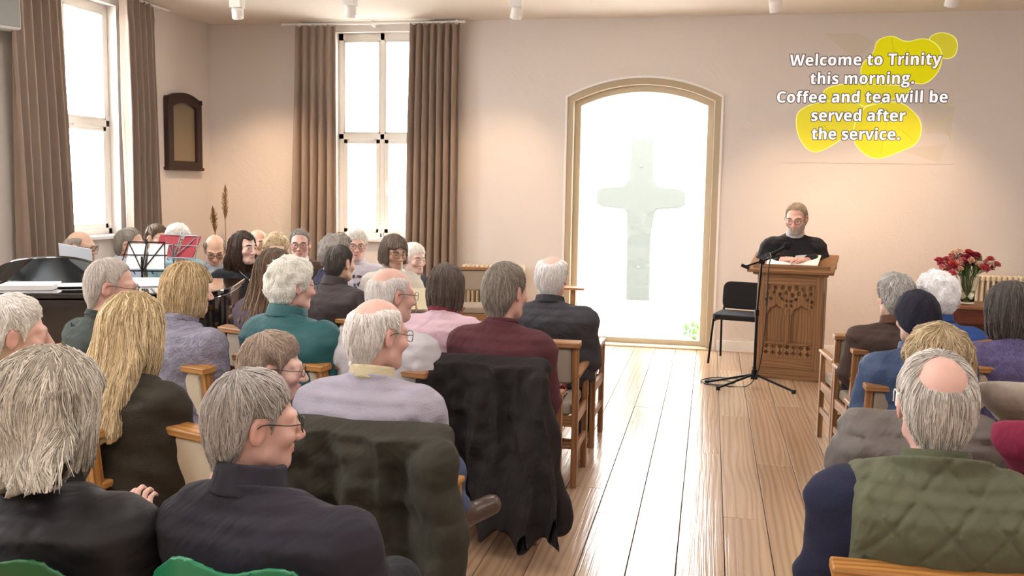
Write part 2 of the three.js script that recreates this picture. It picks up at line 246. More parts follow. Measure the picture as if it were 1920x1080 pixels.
curtain('taupe pleated curtain between the side window and the framed plaque', 0.52, 5, 0.03, 3.25, [LX + 0.14, 0, -8.22], Math.PI / 2, 0.085, 1.0, 0.05);
curtain('taupe pleated curtain on the corner side of the far-wall window', 0.46, 5, 0.03, 3.24, [-4.12, 0, BZ + 0.13], 0, 0.075, 1.1, -0.03);
curtain('taupe pleated curtain between the far-wall window and the arched door', 0.55, 7, 0.03, 3.24, [-2.83, 0, BZ + 0.13], 0, 0.075, 1.0, -0.015);
{ const t = thing('curtain_rail', 'white curtain rail above the far-wall window', 'curtain rail', [0, 0, 0]); mesh('rail', [at(new THREE.CylinderGeometry(0.012, 0.012, 2.0, 10), -3.5, 3.255, BZ + 0.13, 0, 0, Math.PI / 2)], whitePaint, t); for (const x of [-4.48, -2.52]) mesh('finial', at(new THREE.SphereGeometry(0.018, 10, 8), x, 3.255, BZ + 0.13), whitePaint, t); for (const x of [-4.3, -3.5, -2.6]) mesh('bracket', [box(0.02, 0.05, 0.13, x, 3.255, BZ + 0.065)], whitePaint, t); }
{ const t = thing('curtain_rail', 'white curtain rail above the side window', 'curtain rail'); mesh('rail', [at(new THREE.CylinderGeometry(0.012, 0.012, 2.2, 10), LX + 0.13, 3.265, -7.68, Math.PI / 2)], whitePaint, t); for (const z of [-8.6, -7.68, -6.7]) mesh('bracket', [box(0.13, 0.05, 0.02, LX + 0.065, 3.265, z)], whitePaint, t); }
structure('garden_wall', at(new THREE.BoxGeometry(14, 3.15, 0.2), 0, 1.425, -12.8), M(0xf0efea, { roughness: 0.9 }));
{
  const t = thing('garden_cross', 'large pale rough-hewn cross on the bright garden wall outside the arched door', 'cross', [-0.9, 0, -12.66], 0), pts = [];
  const s = new THREE.Shape([[-0.135, 0.17], [0.135, 0.17], [0.125, 1.0], [0.16, 1.3], [0.2, 1.36], [0.5, 1.385], [0.56, 1.42], [0.56, 1.56], [0.5, 1.6], [0.22, 1.63], [0.14, 1.72], [0.125, 2.24], [-0.125, 2.24], [-0.14, 1.72], [-0.22, 1.63], [-0.5, 1.6], [-0.56, 1.56], [-0.56, 1.42], [-0.5, 1.385], [-0.2, 1.36], [-0.16, 1.3], [-0.145, 1.0]].map((p) => new THREE.Vector2(...p)));
  mesh('cross_body', metreUV(at(new THREE.ExtrudeGeometry(s, { depth: 0.1, bevelEnabled: true, bevelSize: 0.015, bevelThickness: 0.015, bevelSegments: 2 }), 0, 0, 0)), new THREE.MeshPhysicalMaterial({ color: 0x525551, roughness: 1, specularIntensity: 0.0 }), t);
  mesh('fixing_bolt', [cyl(0.015, 0.015, 0.02, 0, 1.9, 0.12, 10, Math.PI / 2), cyl(0.015, 0.015, 0.02, 0, 0.6, 0.12, 10, Math.PI / 2)], chrome, t);
  const p = thing('potted_shrub', 'small green shrub outside at the foot of the arched door', 'plant', [-0.13, 0, -10.35]), lg = new THREE.SphereGeometry(0.02, 6, 4); lg.scale(1, 1.7, 0.25);
  mesh('pot', new THREE.LatheGeometry([[0, -0.09], [0.05, -0.09], [0.07, 0.0], [0.065, 0.0], [0, -0.02]].map((q) => new THREE.Vector2(...q)), 16), M(0xb08a6a), p);
  for (let k = 0; k < 40; k++) { const l = mesh('leaf', lg, M(k % 2 ? 0x5f9a4a : 0x86b868), p), a = rr(0, 6.28), r = rr(0.0, 0.1); l.position.set(Math.cos(a) * r, rr(0.02, 0.2), Math.sin(a) * r); l.rotation.set(rr(-1, 1), a, rr(-1, 1)); }
  mesh('stem', [bar([0, -0.05, 0], [0.02, 0.15, 0], 0.005), bar([0, 0, 0], [-0.04, 0.14, 0.02], 0.004)], M(0x5b4a33), p);
}
// ---------------------------------------------------------------- people: head, hair, hands, body, clothes
const scalp = (x, y, z) => smin(ell(x, y, z, 0, 0.03, 0.012, 0.075, 0.088, 0.096), ell(x, y, z, 0, -0.025, 0.04, 0.067, 0.07, 0.062), 0.03);
function headField(female) {
  const jw = female ? 0.9 : 1;
  return (x, y, z) => {
    const ax = Math.abs(x);
    let d = scalp(x, y, z);
    d = smin(d, ell(x, y, z, 0, -0.032, -0.03, 0.06 * jw, 0.08, 0.063), 0.025);
    d = smin(d, ell(x, y, z, 0, -0.092, -0.062, 0.03 * jw, 0.022, 0.026), 0.03);
    d = smin(d, cap(ax, y, z, [0.05 * jw, -0.07, -0.005], [0.02, -0.092, -0.06], 0.016, 0.016), 0.03);
    d = smin(d, cap(ax, y, z, [0.012, 0.02, -0.088], [0.045, 0.022, -0.068], 0.012, 0.011), 0.015);
    d = smin(d, ell(ax, y, z, 0.041, -0.026, -0.065, 0.024, 0.02, 0.022), 0.02);
    d = smin(d, ell(ax, y, z, 0.031, 0.0, -0.078, 0.02, 0.016, 0.0165), 0.012); d = smax(d, -ell(ax, y, z, 0.031, 0.0005, -0.1, 0.0155, 0.0058, 0.014), 0.004);
    d = smin(d, cap(x, y, z, [0, 0.01, -0.094], [0, -0.032, -0.115], 0.008, 0.0125), 0.012);
    d = smin(d, ell(ax, y, z, 0.011, -0.037, -0.104, 0.009, 0.008, 0.01), 0.008);
    d = smin(d, cap(ax, y, z, [0, -0.058, -0.097], [0.02, -0.06, -0.086], 0.006, 0.004), 0.006);
    d = smin(d, cap(ax, y, z, [0, -0.07, -0.095], [0.018, -0.066, -0.087], 0.0065, 0.004), 0.006);
    const ex = ax - 0.078, ey = y + 0.006, ez = z - 0.014, c = ex * 0.9 + ez * -0.35, e2 = ex * 0.35 + ez * 0.9;
    let ear = ell(c, ey, e2, 0, 0, 0, 0.0085, 0.033, 0.021); ear = smax(ear, -ell(c, ey, e2, 0.009, 0.004, -0.003, 0.006, 0.02, 0.011), 0.004);
    d = smin(d, ear, 0.006);
    return smin(d, cap(x, y, z, [0, -0.06, 0.025], [0, -0.21, 0.055], 0.052 * (female ? 0.9 : 1), 0.06 * (female ? 0.9 : 1)), 0.025);
  };
}
const SKIN = { pale: [0.74, 0.51, 0.43], pink: [0.72, 0.45, 0.38], tan: [0.61, 0.40, 0.30], warm: [0.74, 0.46, 0.33] };
const heads = new Map();
function headGeometry(female, cell) {
  const k = female + '|' + cell; if (heads.has(k)) return heads.get(k);
  const g = nets(headField(female), [-0.1, -0.22, -0.135], [0.1, 0.13, 0.13], cell); heads.set(k, g); return g;
}
function skinTone(g, tone) {
  return paint(g, (x, y, z) => {
    const ax = Math.abs(x), lip = z < -0.08 && ax < 0.025 && Math.abs(y + 0.064) < 0.012 ? 1 - Math.abs(y + 0.064) / 0.012 : 0, blush = Math.exp(-(((ax - 0.042) / 0.022) ** 2 + ((y + 0.028) / 0.022) ** 2)) * (z < -0.04 ? 0.5 : 0) + (ax > 0.076 ? 0.5 : 0) + Math.exp(-((x / 0.014) ** 2 + ((y + 0.034) / 0.014) ** 2)) * (z < -0.1 ? 0.5 : 0), n = 1 + 0.06 * noise3(x * 60, y * 60, z * 60);
    return [tone[0] * n * (1 - lip * 0.1), tone[1] * n * (1 - lip * 0.4) * (1 - blush * 0.22), tone[2] * n * (1 - lip * 0.35) * (1 - blush * 0.22)];
  });
}
// hand: wrist at the origin, fingers towards -z, palm down, thumb on +x
const FING = [[0.028, 0.062, 0.0085], [0.009, 0.068, 0.009], [-0.011, 0.063, 0.0085], [-0.029, 0.05, 0.0078]];
const hands = new Map();
function handGeometry(curl) {
  if (hands.has(curl)) return hands.get(curl);
  const bones = [];
  FING.forEach(([x, len, r], i) => { let p = [x, 0, -0.088 + Math.abs(i - 1) * 0.004], a = curl * 0.5; const sp = (x > 0 ? 0.06 : -0.05) * (1.5 - curl); [0.45, 0.32, 0.23].forEach((s, j) => { const q = [p[0] + sp * len * s, p[1] - Math.sin(a) * len * s * 1.15, p[2] - Math.cos(a) * len * s * 1.15]; bones.push([p, q, r - j * 0.0008, r - j * 0.0008 - 0.0009]); p = q; a += curl * 0.75; }); });
  let p = [0.03, -0.004, -0.03]; for (const [q, r0, r1] of [[[0.048, -0.012, -0.058], 0.0115, 0.0105], [[0.055, -0.018, -0.083], 0.0105, 0.009], [[0.054, -0.022, -0.104], 0.009, 0.0075]]) { bones.push([p, q, r0, r1]); p = q; }
  const f = (x, y, z) => {
    let d = smin(cap(x, y * 1.5, z, [0.016, 0, -0.03], [0.022, 0, -0.08], 0.019, 0.02), cap(x, y * 1.5, z, [-0.012, 0, -0.03], [-0.022, 0, -0.078], 0.02, 0.017), 0.02);
    d = smin(d, cap(x, y, z, [0, 0, 0.06], [0, 0, -0.02], 0.027, 0.024), 0.02); d = smin(d, ell(x, y, z, 0.028, -0.008, -0.045, 0.016, 0.013, 0.026), 0.012);
    let e = 1; for (const b of bones) e = Math.min(e, cap(x, y, z, ...b)); return smin(d, e, 0.007);
  };
  const g = nets(f, [-0.06, -0.09, -0.19], [0.085, 0.04, 0.07], 0.0045); hands.set(curl, g); return g;
}
function mirrored(g) { g = g.clone(); g.scale(-1, 1, 1); const i = g.index.array; for (let k = 0; k < i.length; k += 3) { const t = i[k]; i[k] = i[k + 1]; i[k + 1] = t; } return g; }

// ---- hair
const HL = { // hairline height against z, per cut
  short: [[-0.09, -0.06, -0.035, -0.022, -0.012, 0.026, 0.045, 0.07, 0.1], [0.062, 0.05, 0.02, -0.02, 0.022, 0.026, -0.055, -0.105, -0.115]],
  recede: [[-0.09, -0.05, -0.03, -0.022, -0.012, 0.026, 0.045, 0.07, 0.1], [0.092, 0.075, 0.03, -0.015, 0.022, 0.026, -0.055, -0.105, -0.115]],
  fluffy: [[-0.09, -0.06, -0.04, -0.025, 0.03, 0.045, 0.1], [0.05, 0.035, -0.01, -0.025, -0.03, -0.075, -0.095]],
};
function hairField(h) {
  const t = h.t ?? 0.014, st = h.style, line = HL[h.line || (st === 'bald' ? 'recede' : st === 'fluffy' ? 'fluffy' : 'short')], len = h.len ?? 0.1, n0 = h.seed || 0, straight = st === 'bob' || st === 'long';
  const baldD = (x, y, z) => h.crown ? Math.hypot(x * 0.9, y - 0.085, z - 0.085) - h.bald : cap(x, y, z, [0, 0.14, -0.1], [0, 0.125, h.back ?? 0.04], h.bald, h.bald * 0.95);
  const body = (x, y, z) => {
    const tp = straight ? t : t * smooth([-0.01, 0.07], [0.15, 1], y - ramp(line[0], line[1], z)) * (h.bald ? smooth([-0.005, 0.035], [0.15, 1], baldD(x, y, z)) : 1); let d = (straight ? scalp(x, y, z) : smin(scalp(x, y, z), cap(x, y, z, [0, -0.06, 0.025], [0, -0.16, 0.045], 0.053, 0.055), 0.025)) - tp - (h.bump ? h.bump * noise3(x * 32 + n0, y * 32, z * 32) : 0) - 0.0025 * noise3(x * 110 + n0, y * 30, z * 110);
    if (st === 'bob' || st === 'long') {
      d = smin(d, ell(x, y, z, 0, -0.03 - len * 0.2, 0.018, 0.088 + t * 0.6, 0.1 + len * 0.4, 0.096 + t * 0.5), 0.03) - 0.003 * Math.sin(Math.atan2(x, z + 0.02) * 22 + n0);
      if (st === 'long') { const w = h.wave || 0, wx = x + w * 0.01 * Math.sin(y * 40 + z * 20), L = h.fall || 0.35, T = clamp((-y - 0.02) / L, 0, 1); let e = ell(wx * (0.95 - 0.1 * T) / lerp(0.55, 1, clamp((0.05 - y) / 0.13, 0, 1)), 0, z - (0.06 + T * (h.back ?? 0.09)), 0, 0, 0, h.wide || 0.115, 1, 0.045); e = Math.max(e, -y - L - 0.02 + 0.025 * noise3(x * 30 + n0, 1, z * 8), y - 0.05); e -= 0.004 * Math.sin(wx * 150 + n0) + 0.004 * noise3(wx * 60, y * 12, 3 + n0); d = smin(d, e * 0.8, 0.04); }
    }
    return d;
  };
  return (x, y, z) => {
    let d = body(x, y, z);
    if (st === 'bob' || st === 'long') { d = smax(d, Math.min((h.fringe ?? 0.05) + 0.012 * Math.sin(x * 60 + n0) - y, (h.front ?? -0.042) + 0.5 * Math.max(0, -y - 0.02) * 0.2 - z), 0.01); if (st === 'bob') d = smax(d, -len - 0.006 * Math.sin(x * 70 + z * 50) - y, 0.012); }
    else d = smax(d, ramp(line[0], line[1], z) + 0.004 * noise3(x * 90, 2, z * 90) - y, 0.006);
    if (h.bald) { const r = baldD(x, y, z); d = smax(d, -r + 0.006 * noise3(x * 70, y * 70, z * 70), 0.006); }
    return d;
  };
}
const HG = 1.45;
function hairGeometry(h, cell, count, steps, r) {
  const f = hairField(h), line = HL[h.line || (h.style === 'bald' ? 'recede' : h.style === 'fluffy' ? 'fluffy' : 'short')], done = (p) => (h.style === 'long' || h.style === 'bob') && p.y < (h.fringe ?? 0.05) && p.z < (h.front ?? -0.042) - 0.002 ? true : h.style === 'long' ? p.y < low + 0.05 : h.style === 'bob' ? p.y < -(h.len ?? 0.1) - 0.012 : p.y < ramp(line[0], line[1], p.z) + 0.002 - (h.over || 0), low = h.style === 'long' ? -(h.fall || 0.35) - 0.06 : -0.2, c = new THREE.Color(h.color).multiplyScalar(HG), base = nets(f, [-0.17, low, -0.15], [0.17, 0.17, h.style === 'long' ? 0.26 : 0.17], cell);
  const lum = h.vary ?? 0.22, c2 = new THREE.Color(h.color2 || h.color).multiplyScalar(HG);
  paint(base, (x, y, z) => { const n = 0.8 + 0.15 * noise3(x * 90, y * 20, z * 90); return [c.r * n, c.g * n, c.b * n]; });
  const P = base.attributes.position, I = base.index.array, cum = []; let sum = 0;
  const A = V(), B = V(), C = V(), N = V(), G = V();
  for (let i = 0; i < I.length; i += 3) { A.fromBufferAttribute(P, I[i]); B.fromBufferAttribute(P, I[i + 1]).sub(A); C.fromBufferAttribute(P, I[i + 2]).sub(A); sum += B.cross(C).length(); cum.push(sum); }
  const pos = [], col = [], idx = [], e = 0.004, step = h.step || (h.style === 'long' ? 0.03 : h.style === 'bob' ? 0.02 : 0.011);
  const grad = (p) => { N.set(f(p.x + e, p.y, p.z) - f(p.x - e, p.y, p.z), f(p.x, p.y + e, p.z) - f(p.x, p.y - e, p.z), f(p.x, p.y, p.z + e) - f(p.x, p.y, p.z - e)); if (N.lengthSq() < 1e-12) N.set(0, 1, 0); return N.normalize(); };
  const n1 = h.seed || 0, messy = h.messy ?? 0.2, fluff = h.fluff ?? 0.25;
  for (let s = 0; s < count; s++) {
    const v = rnd() * sum; let lo = 0, hi = cum.length - 1; while (lo < hi) { const m = (lo + hi) >> 1; cum[m] < v ? lo = m + 1 : hi = m; }
    const u1 = Math.sqrt(rnd()), u2 = rnd(); A.fromBufferAttribute(P, I[lo * 3]); B.fromBufferAttribute(P, I[lo * 3 + 1]); C.fromBufferAttribute(P, I[lo * 3 + 2]);
    const p = A.clone().multiplyScalar(1 - u1).addScaledVector(B, u1 * (1 - u2)).addScaledVector(C, u1 * u2);
    if (p.y < low + 0.06 && h.style === 'long') continue;
    const path = [], turn = V(rr(-1, 1), rr(-1, 1), rr(-1, 1)), ph = rr(0, 6.28), wv = (h.wave || 0) * rr(0.4, 1);
    for (let k = 0; k <= steps; k++) {
      const n = grad(p).clone(); if (k && done(p)) { path.push(path[path.length - 2].clone(), n); continue; } const lift = (k / steps) * rr(0, 0.006) * fluff * 4 + 0.0006; p.addScaledVector(n, clamp(lift - f(p.x, p.y, p.z), -0.01, 0.01)); path.push(p.clone(), n);
      if (h.style === 'fluffy' || h.style === 'short' || h.style === 'bald') G.set(p.x, (p.y - 0.1) * 1.0 - 0.03, p.z - 0.05).normalize(); else G.set(p.x * 1.5 * (p.y > 0.05 ? 1 : 0), -1, p.y > 0.06 ? (p.z - 0.02) * 3 : 0).normalize();
      G.addScaledVector(turn, messy); if (wv) { G.x += wv * 1.2 * noise3(p.x * 14 + n1, p.y * 16, p.z * 14); G.z += wv * 0.6 * noise3(p.x * 14, p.y * 16 + 7, p.z * 14 + n1); }
      G.addScaledVector(n, -G.dot(n) * (1 - fluff * 0.4)).normalize(); p.addScaledVector(G, step * (0.7 + 0.6 * ((s * 7) % 10) / 10));
    }
    const L = 1 + lum * rr(-1, 1), mix = rnd(), o = pos.length / 3, cr = lerp(c.r, c2.r, mix) * L, cg = lerp(c.g, c2.g, mix) * L, cb = lerp(c.b, c2.b, mix) * L, rad = r * rr(0.7, 1.3);
    for (let k = 0; k <= steps; k++) {
      const q = path[k * 2], n = path[k * 2 + 1], d = (path[Math.min(k + 1, steps) * 2]).clone().sub(path[Math.max(k - 1, 0) * 2]).normalize(), b = V().crossVectors(d, n).normalize(), w = rad * (k === 0 ? 0.7 : 1 - 0.75 * (k / steps) ** 2);
      for (const [su, sn] of [[1, -0.4], [-1, -0.4], [0, 0.8]]) { pos.push(q.x + b.x * w * su + n.x * w * sn, q.y + b.y * w * su + n.y * w * sn, q.z + b.z * w * su + n.z * w * sn); col.push(cr, cg, cb); }
      if (k < steps) for (let j = 0; j < 3; j++) { const a = o + k * 3 + j, b2 = o + k * 3 + (j + 1) % 3; idx.push(a, b2, a + 3, b2, b2 + 3, a + 3); }
    }
  }
  const st = new THREE.BufferGeometry(); st.setAttribute('position', new THREE.Float32BufferAttribute(pos, 3)); st.setAttribute('color', new THREE.Float32BufferAttribute(col, 3)); st.setAttribute('uv', new THREE.Float32BufferAttribute(new Float32Array(pos.length / 3 * 2), 2)); st.setIndex(idx); st.computeVertexNormals();
  return mergeGeometries([base, st]);
}
const skinM = new THREE.MeshPhysicalMaterial({ color: 0xffffff, vertexColors: true, roughness: 0.55 }), hairM = M(0xffffff, { vertexColors: true, roughness: 0.6 }), eyeM = M(0xffffff, { vertexColors: true, roughness: 0.15 });
const eyeG = paint(new THREE.SphereGeometry(0.0125, 12, 10), (x, y, z) => { const r = Math.hypot(x, y); return z < 0 && r < 0.003 ? [0.01, 0.01, 0.01] : z < 0 && r < 0.0068 ? [0.08, 0.07, 0.06] : [0.75, 0.72, 0.68]; });
const glassesM = M(0x1c1716, { roughness: 0.35 }), glassesGoldM = M(0x8a6a48, { roughness: 0.3, metalness: 0.8 });
function glassesGeometry(th) {
  const parts = [];
  for (const s of [-1, 1]) { const pts = []; for (let k = 0; k < 20; k++) { const a = k / 20 * Math.PI * 2, c = Math.cos(a), q = Math.sin(a); pts.push(V(s * 0.032 + Math.sign(c) * Math.abs(c) ** 0.7 * 0.024, 0.0 + Math.sign(q) * Math.abs(q) ** 0.7 * 0.018, -0.113 + Math.abs(s * 0.032 + c * 0.024) ** 2 * 4)); } parts.push(new THREE.TubeGeometry(new THREE.CatmullRomCurve3(pts, true), 28, th, 5, true)); parts.push(tube([[s * 0.056, 0.006, -0.1], [s * 0.078, 0.008, -0.06], [s * 0.085, 0.012, 0.005], [s * 0.083, -0.008, 0.03]], th, 14, 5)); }
  parts.push(tube([[-0.009, 0.004, -0.113], [0, 0.009, -0.116], [0.009, 0.004, -0.113]], th, 6, 5)); return merge(parts);
}
const hash = (s) => { let h = 5; for (const c of s) h = (h * 31 + c.charCodeAt(0)) >>> 0; return h; };

// o: head [x, y, z] in the room, face (deg, 0 = towards the far wall, 90 = towards the right wall), turn = head's own facing, clothes, hair ...
function person(o) {
  seed = hash(o.label); const near = o.near ?? 0, bld = o.build ?? 1, fem = !!o.f, b = o.face ?? 0, hy = o.turn ?? b, hs = o.headScale ?? 1, pitch = (o.pitch ?? 4) * R, n0 = rnd() * 50;
  const lean = o.lean ?? 0.05, dx = o.dx ?? 0, root = thing('person', o.label, 'person', [o.at[0] - Math.sin(b * R) * lean - Math.cos(b * R) * dx, 0, o.at[2] + Math.cos(b * R) * lean - Math.sin(b * R) * dx], -b * R, o.group);
  const H = [dx, o.at[1], -lean], N = [dx * 0.75, H[1] - (o.neckDrop ?? 0.135) * hs, H[2] + 0.055], Y0 = o.stand ? 0.82 : 0.47, SH = N[1] - 0.085, sw = (fem ? 0.158 : 0.18) * bld;
  const headM = new THREE.Matrix4().compose(V(...H), new THREE.Quaternion().setFromEuler(new THREE.Euler(-pitch, -(hy - b) * R, (o.tilt ?? 0) * R, 'YXZ')), V(hs * (o.wideHead ?? 1), hs, hs));
  // arms and legs
  const arms = [-1, 1].map((s) => { const a = (s < 0 ? o.armL : o.armR) || {}; const S = [s * sw, SH, N[2] + 0.01], Eb = a.e || [s * (sw + 0.035), lerp(SH, Y0, 0.62), N[2] - 0.02], W = a.w || [s * 0.09, lerp(SH, Y0, 0.8) - 0.01, N[2] - 0.29]; return { s, S, E: Eb, W, h: a.h }; });
  const legs = [-1, 1].map((s) => { const l = (s < 0 ? o.legL : o.legR); return l ? { s, ...l } : o.stand ? { s, Hp: [s * 0.09, 0.84, 0.03], K: [s * 0.1, 0.46, 0.0], A: [s * 0.1, 0.08, 0.04], T: [s * 0.13, 0.035, -0.12] } : { s, Hp: [s * 0.09, 0.555, -0.02], K: [s * 0.11, 0.545, -0.4], A: [s * 0.12, 0.1, -0.4], T: [s * 0.13, 0.035, -0.55] }; });
  const tw = (fem ? [0.195, 0.19, 0.165, 0.175, 0.178, 0.145, 0.098, 0.06] : [0.185, 0.185, 0.18, 0.195, 0.198, 0.162, 0.108, 0.066]).map((w, i) => i > 6 ? w : w * bld), td = [0.13, 0.13, 0.125, 0.125, 0.115, 0.095, 0.072, 0.062].map((w, i) => i > 6 ? w : w * Math.sqrt(bld)), ts = [0, 0.2, 0.45, 0.68, 0.8, 0.89, 0.955, 1.03], hump = o.hump ?? 0.02;
  const torso = (x, y, z) => {
    const t = (y - Y0) / (N[1] - Y0), w = smooth(ts, tw, t), d = smooth(ts, td, t), cz = lerp(0.0, N[2], clamp(t, 0, 1)) + hump * Math.exp(-(((t - 0.78) / 0.18) ** 2)), X = (x - N[0] * clamp(t, 0, 1) ** 3) / w, Z = (z - cz) / d, r = Math.sqrt(X * X + Z * Z);
    return Math.max((r - 1) * Math.min(w, d) * (0.75 + 0.25 * Math.min(1, Math.abs(Z) / (r + 1e-6))), Y0 - y - 0.02, y - N[1] - 0.05);
  };
  const armD = (a, x, y, z, g, w0 = 1) => Math.min(smin(cap(x, y, z, a.S, a.E, 0.05 * Math.sqrt(bld) * w0 + g, 0.046 * w0 + g), cap(x, y, z, a.E, a.W, 0.046 * w0 + g, 0.032 * w0 + g), 0.015));
  const legD = (l, x, y, z, g) => smin(cap(x, y, z, l.Hp, l.K, 0.083 + g, 0.062 + g), cap(x, y, z, l.K, l.A, 0.06 + g, 0.043 + g), 0.02);
  const bb = (pts, m) => { const lo = [9, 9, 9], hi = [-9, -9, -9]; for (const p of pts) for (let k = 0; k < 3; k++) { lo[k] = Math.min(lo[k], p[k] - m); hi[k] = Math.max(hi[k], p[k] + m); } return [lo, hi]; };
  const armPts = arms.flatMap((a) => [a.S, a.E, a.W]), legPts = legs.flatMap((l) => [l.Hp, l.K, l.A]);
  // the body: one skin
  const bodyF = (x, y, z) => { let d = torso(x, y, z) + 0.03; for (const a of arms) d = smin(d, armD(a, x, y, z, -0.016), 0.03); for (const l of legs) d = smin(d, legD(l, x, y, z, -0.022), 0.03); return d; };
  const tone = SKIN[o.skin || 'pale'], pieces = [paint(nets(bodyF, ...bb([...armPts, ...legPts, [0, N[1], N[2]], [0.2, Y0, 0.1], [-0.2, Y0, 0]], 0.1), 0.024), () => tone)];
  const hg = skinTone(headGeometry(fem, near >= 1 ? 0.0045 : 0.0055).clone(), tone); hg.applyMatrix4(headM); pieces.push(hg);
  for (const a of arms) {
    const raw = handGeometry(a.h?.curl ?? 0.7), g = a.s < 0 ? raw.clone() : mirrored(raw), dir = a.h?.dir ? V(...a.h.dir) : V(a.W[0] - a.E[0], (a.W[1] - a.E[1]) * 0.5, a.W[2] - a.E[2]); dir.normalize();
    const z = dir.clone().negate(), up = a.h?.up ? V(...a.h.up) : V(a.s * 0.3, 1, 0), x = V().crossVectors(up, z).normalize(), y = V().crossVectors(z, x); const m = new THREE.Matrix4().makeBasis(x, y, z).setPosition(...a.W); g.applyMatrix4(m); pieces.push(paint(g, () => [tone[0], tone[1] * 0.93, tone[2] * 0.92]));
  }
  mesh('body', mergeGeometries(pieces.map((g) => { g.deleteAttribute('uv'); return g; })), skinM, root);
  for (const s of [-1, 1]) { const e = eyeG.clone(); at(e, s * 0.031, 0.0005, -0.0795); e.applyMatrix4(headM); if (near < 2 || o.eyes) mesh('eye', e, eyeM, root); }
  // hair
  if (o.hair) {
    const big = near === 2, k = big ? (o.hair.style === 'long' ? 2600 : 2300) : near === 1 ? 900 : 260, g = hairGeometry({ ...o.hair, seed: n0 }, big ? 0.006 : 0.008, Math.round(k * (o.hair.many || 1)), o.hair.steps || (o.hair.style === 'long' ? 9 : 6), o.hair.r || (big ? 0.0014 : near ? 0.0018 : 0.0026));
    if (o.brow) { const c = new THREE.Color(o.brow); for (const s of [-1, 1]) { const q = tube([[s * 0.014, 0.022, -0.1], [s * 0.032, 0.028, -0.095], [s * 0.05, 0.021, -0.08]], 0.0048, 6, 5); q.deleteAttribute('normal'); const m = mergeVertices(q); m.computeVertexNormals(); paint(m, () => [c.r, c.g, c.b]); const mm = mergeGeometries([m]); o.browG = (o.browG || []).concat(mm); } }
    g.applyMatrix4(headM); mesh('hair', g, hairM, root);
    if (o.browG) for (const q of o.browG) { q.applyMatrix4(headM); mesh('eyebrow', q, hairM, root); }
  }
  if (o.beard) { const beardHead = headField(false), c = new THREE.Color(o.beard), f = (x, y, z) => { let d = beardHead(x, y, z) - 0.0035; d = smax(d, y + 0.052 - (Math.abs(x) > 0.045 ? (Math.abs(x) - 0.045) * 2.2 : 0), 0.006); d = smax(d, -0.125 - y, 0.008); d = smax(d, z + 0.012, 0.008); return smax(d, -(Math.hypot(x * 0.8, (y + 0.064) * 2.2, z + 0.1) - 0.018), 0.004); }; const g = paint(nets(f, [-0.1, -0.15, -0.14], [0.1, 0.02, 0.02], 0.005), () => [c.r, c.g, c.b]); g.applyMatrix4(headM); mesh('beard', g, hairM, root); }
  if (o.scarf) { const g = nets((x, y, z) => { let d = scalp(x, y, z) - 0.02 - 0.004 * Math.sin(x * 80 + y * 50 + n0) * smooth([0, 0.08], [1, 0.3], y) - 0.004 * noise3(x * 40, y * 25, z * 40); d = smax(d, ramp([-0.1, -0.05, 0.03, 0.1], [0.055, 0.02, -0.04, -0.085], z) - y, 0.01); return d; }, [-0.14, -0.14, -0.14], [0.14, 0.16, 0.16], 0.006); g.applyMatrix4(headM); mesh('headscarf', g, cloth(o.scarf), root); }
  if (o.glasses) { const g = glassesGeometry(near >= 2 ? 0.0013 : near ? 0.0018 : 0.0022); g.applyMatrix4(headM); mesh('glasses', g, o.glasses === 'gold' ? glassesGoldM : glassesM, root); }
  if (o.aid) { const g = merge([at(new RoundedBoxGeometry(0.009, 0.034, 0.013, 2, 0.004), -0.087, 0.008, 0.022, 0.2), tube([[-0.086, 0.022, 0.016], [-0.09, 0.03, 0.0], [-0.09, 0.0, -0.008]], 0.0015, 8, 5)]); g.applyMatrix4(headM); mesh('hearing_aid', g, whitePaint, root, 'white hearing aid behind the ear'); }
  // clothes
  const top = o.top, cell = near === 2 ? 0.009 : near === 1 ? 0.012 : 0.016, fold = (top.fold ?? 0.01) * (near ? 1.5 : 1), th = top.th ?? 0.012, hem = o.stand ? 0.84 : 0.465;
  const wrinkle = (x, y, z) => fold * (0.6 * noise3(x * 7 + n0, y * 11 + x * 5, z * 7) + 0.55 * Math.sin((y * 1.0 + Math.abs(x) * 0.55 + 0.06 * noise3(x * 6 + n0, y * 5, 2)) * 62) * smooth([Y0, lerp(Y0, SH, 0.55), SH], [1, 0.7, 0], y) * (0.5 + 0.5 * noise3(x * 9 + n0, y * 8, 5)) + 0.35 * noise3(x * 22, y * 26, z * 22 + n0));
  const garment = (g, armsToo, extra) => (x, y, z) => {
    let d = torso(x, y, z) - g;
    if (armsToo) for (const a of arms) { const L = Math.hypot(a.W[0] - a.E[0], a.W[1] - a.E[1], a.W[2] - a.E[2]), along = ((x - a.E[0]) * (a.W[0] - a.E[0]) + (y - a.E[1]) * (a.W[1] - a.E[1]) + (z - a.E[2]) * (a.W[2] - a.E[2])) / L - L + 0.03; d = smin(d, smax(armD(a, x, y, z, g * 0.9, top.sleeve ?? 1.08), along, 0.008), 0.06); }
    d -= wrinkle(x, y, z) + (extra ? extra(x, y, z) : 0);
    d = smax(d, y - N[1] - 0.008 + (z - N[2]) * -0.35 + (top.neck ?? 0), 0.008);
    return Math.max(d, hem - y) * 0.85;
  };
  const box3 = bb([...armPts, [0, N[1] + 0.03, N[2]], [tw[0], Y0, 0.12], [-tw[0], Y0, -0.12], [0, SH, N[2] + 0.1]], 0.11);
  let extra = null;
  if (top.kind === 'puffer') extra = (x, y, z) => { const a = Math.abs(Math.sin((y - 0.02 * Math.cos(x * 6)) * Math.PI / 0.135)); return 0.02 * Math.sqrt(a) - 0.006 + 0.003 * noise3(x * 40, y * 40, z * 40); };
  if (top.kind === 'sherpa') extra = (x, y, z) => 0.006 * noise3(x * 45, y * 45, z * 45);
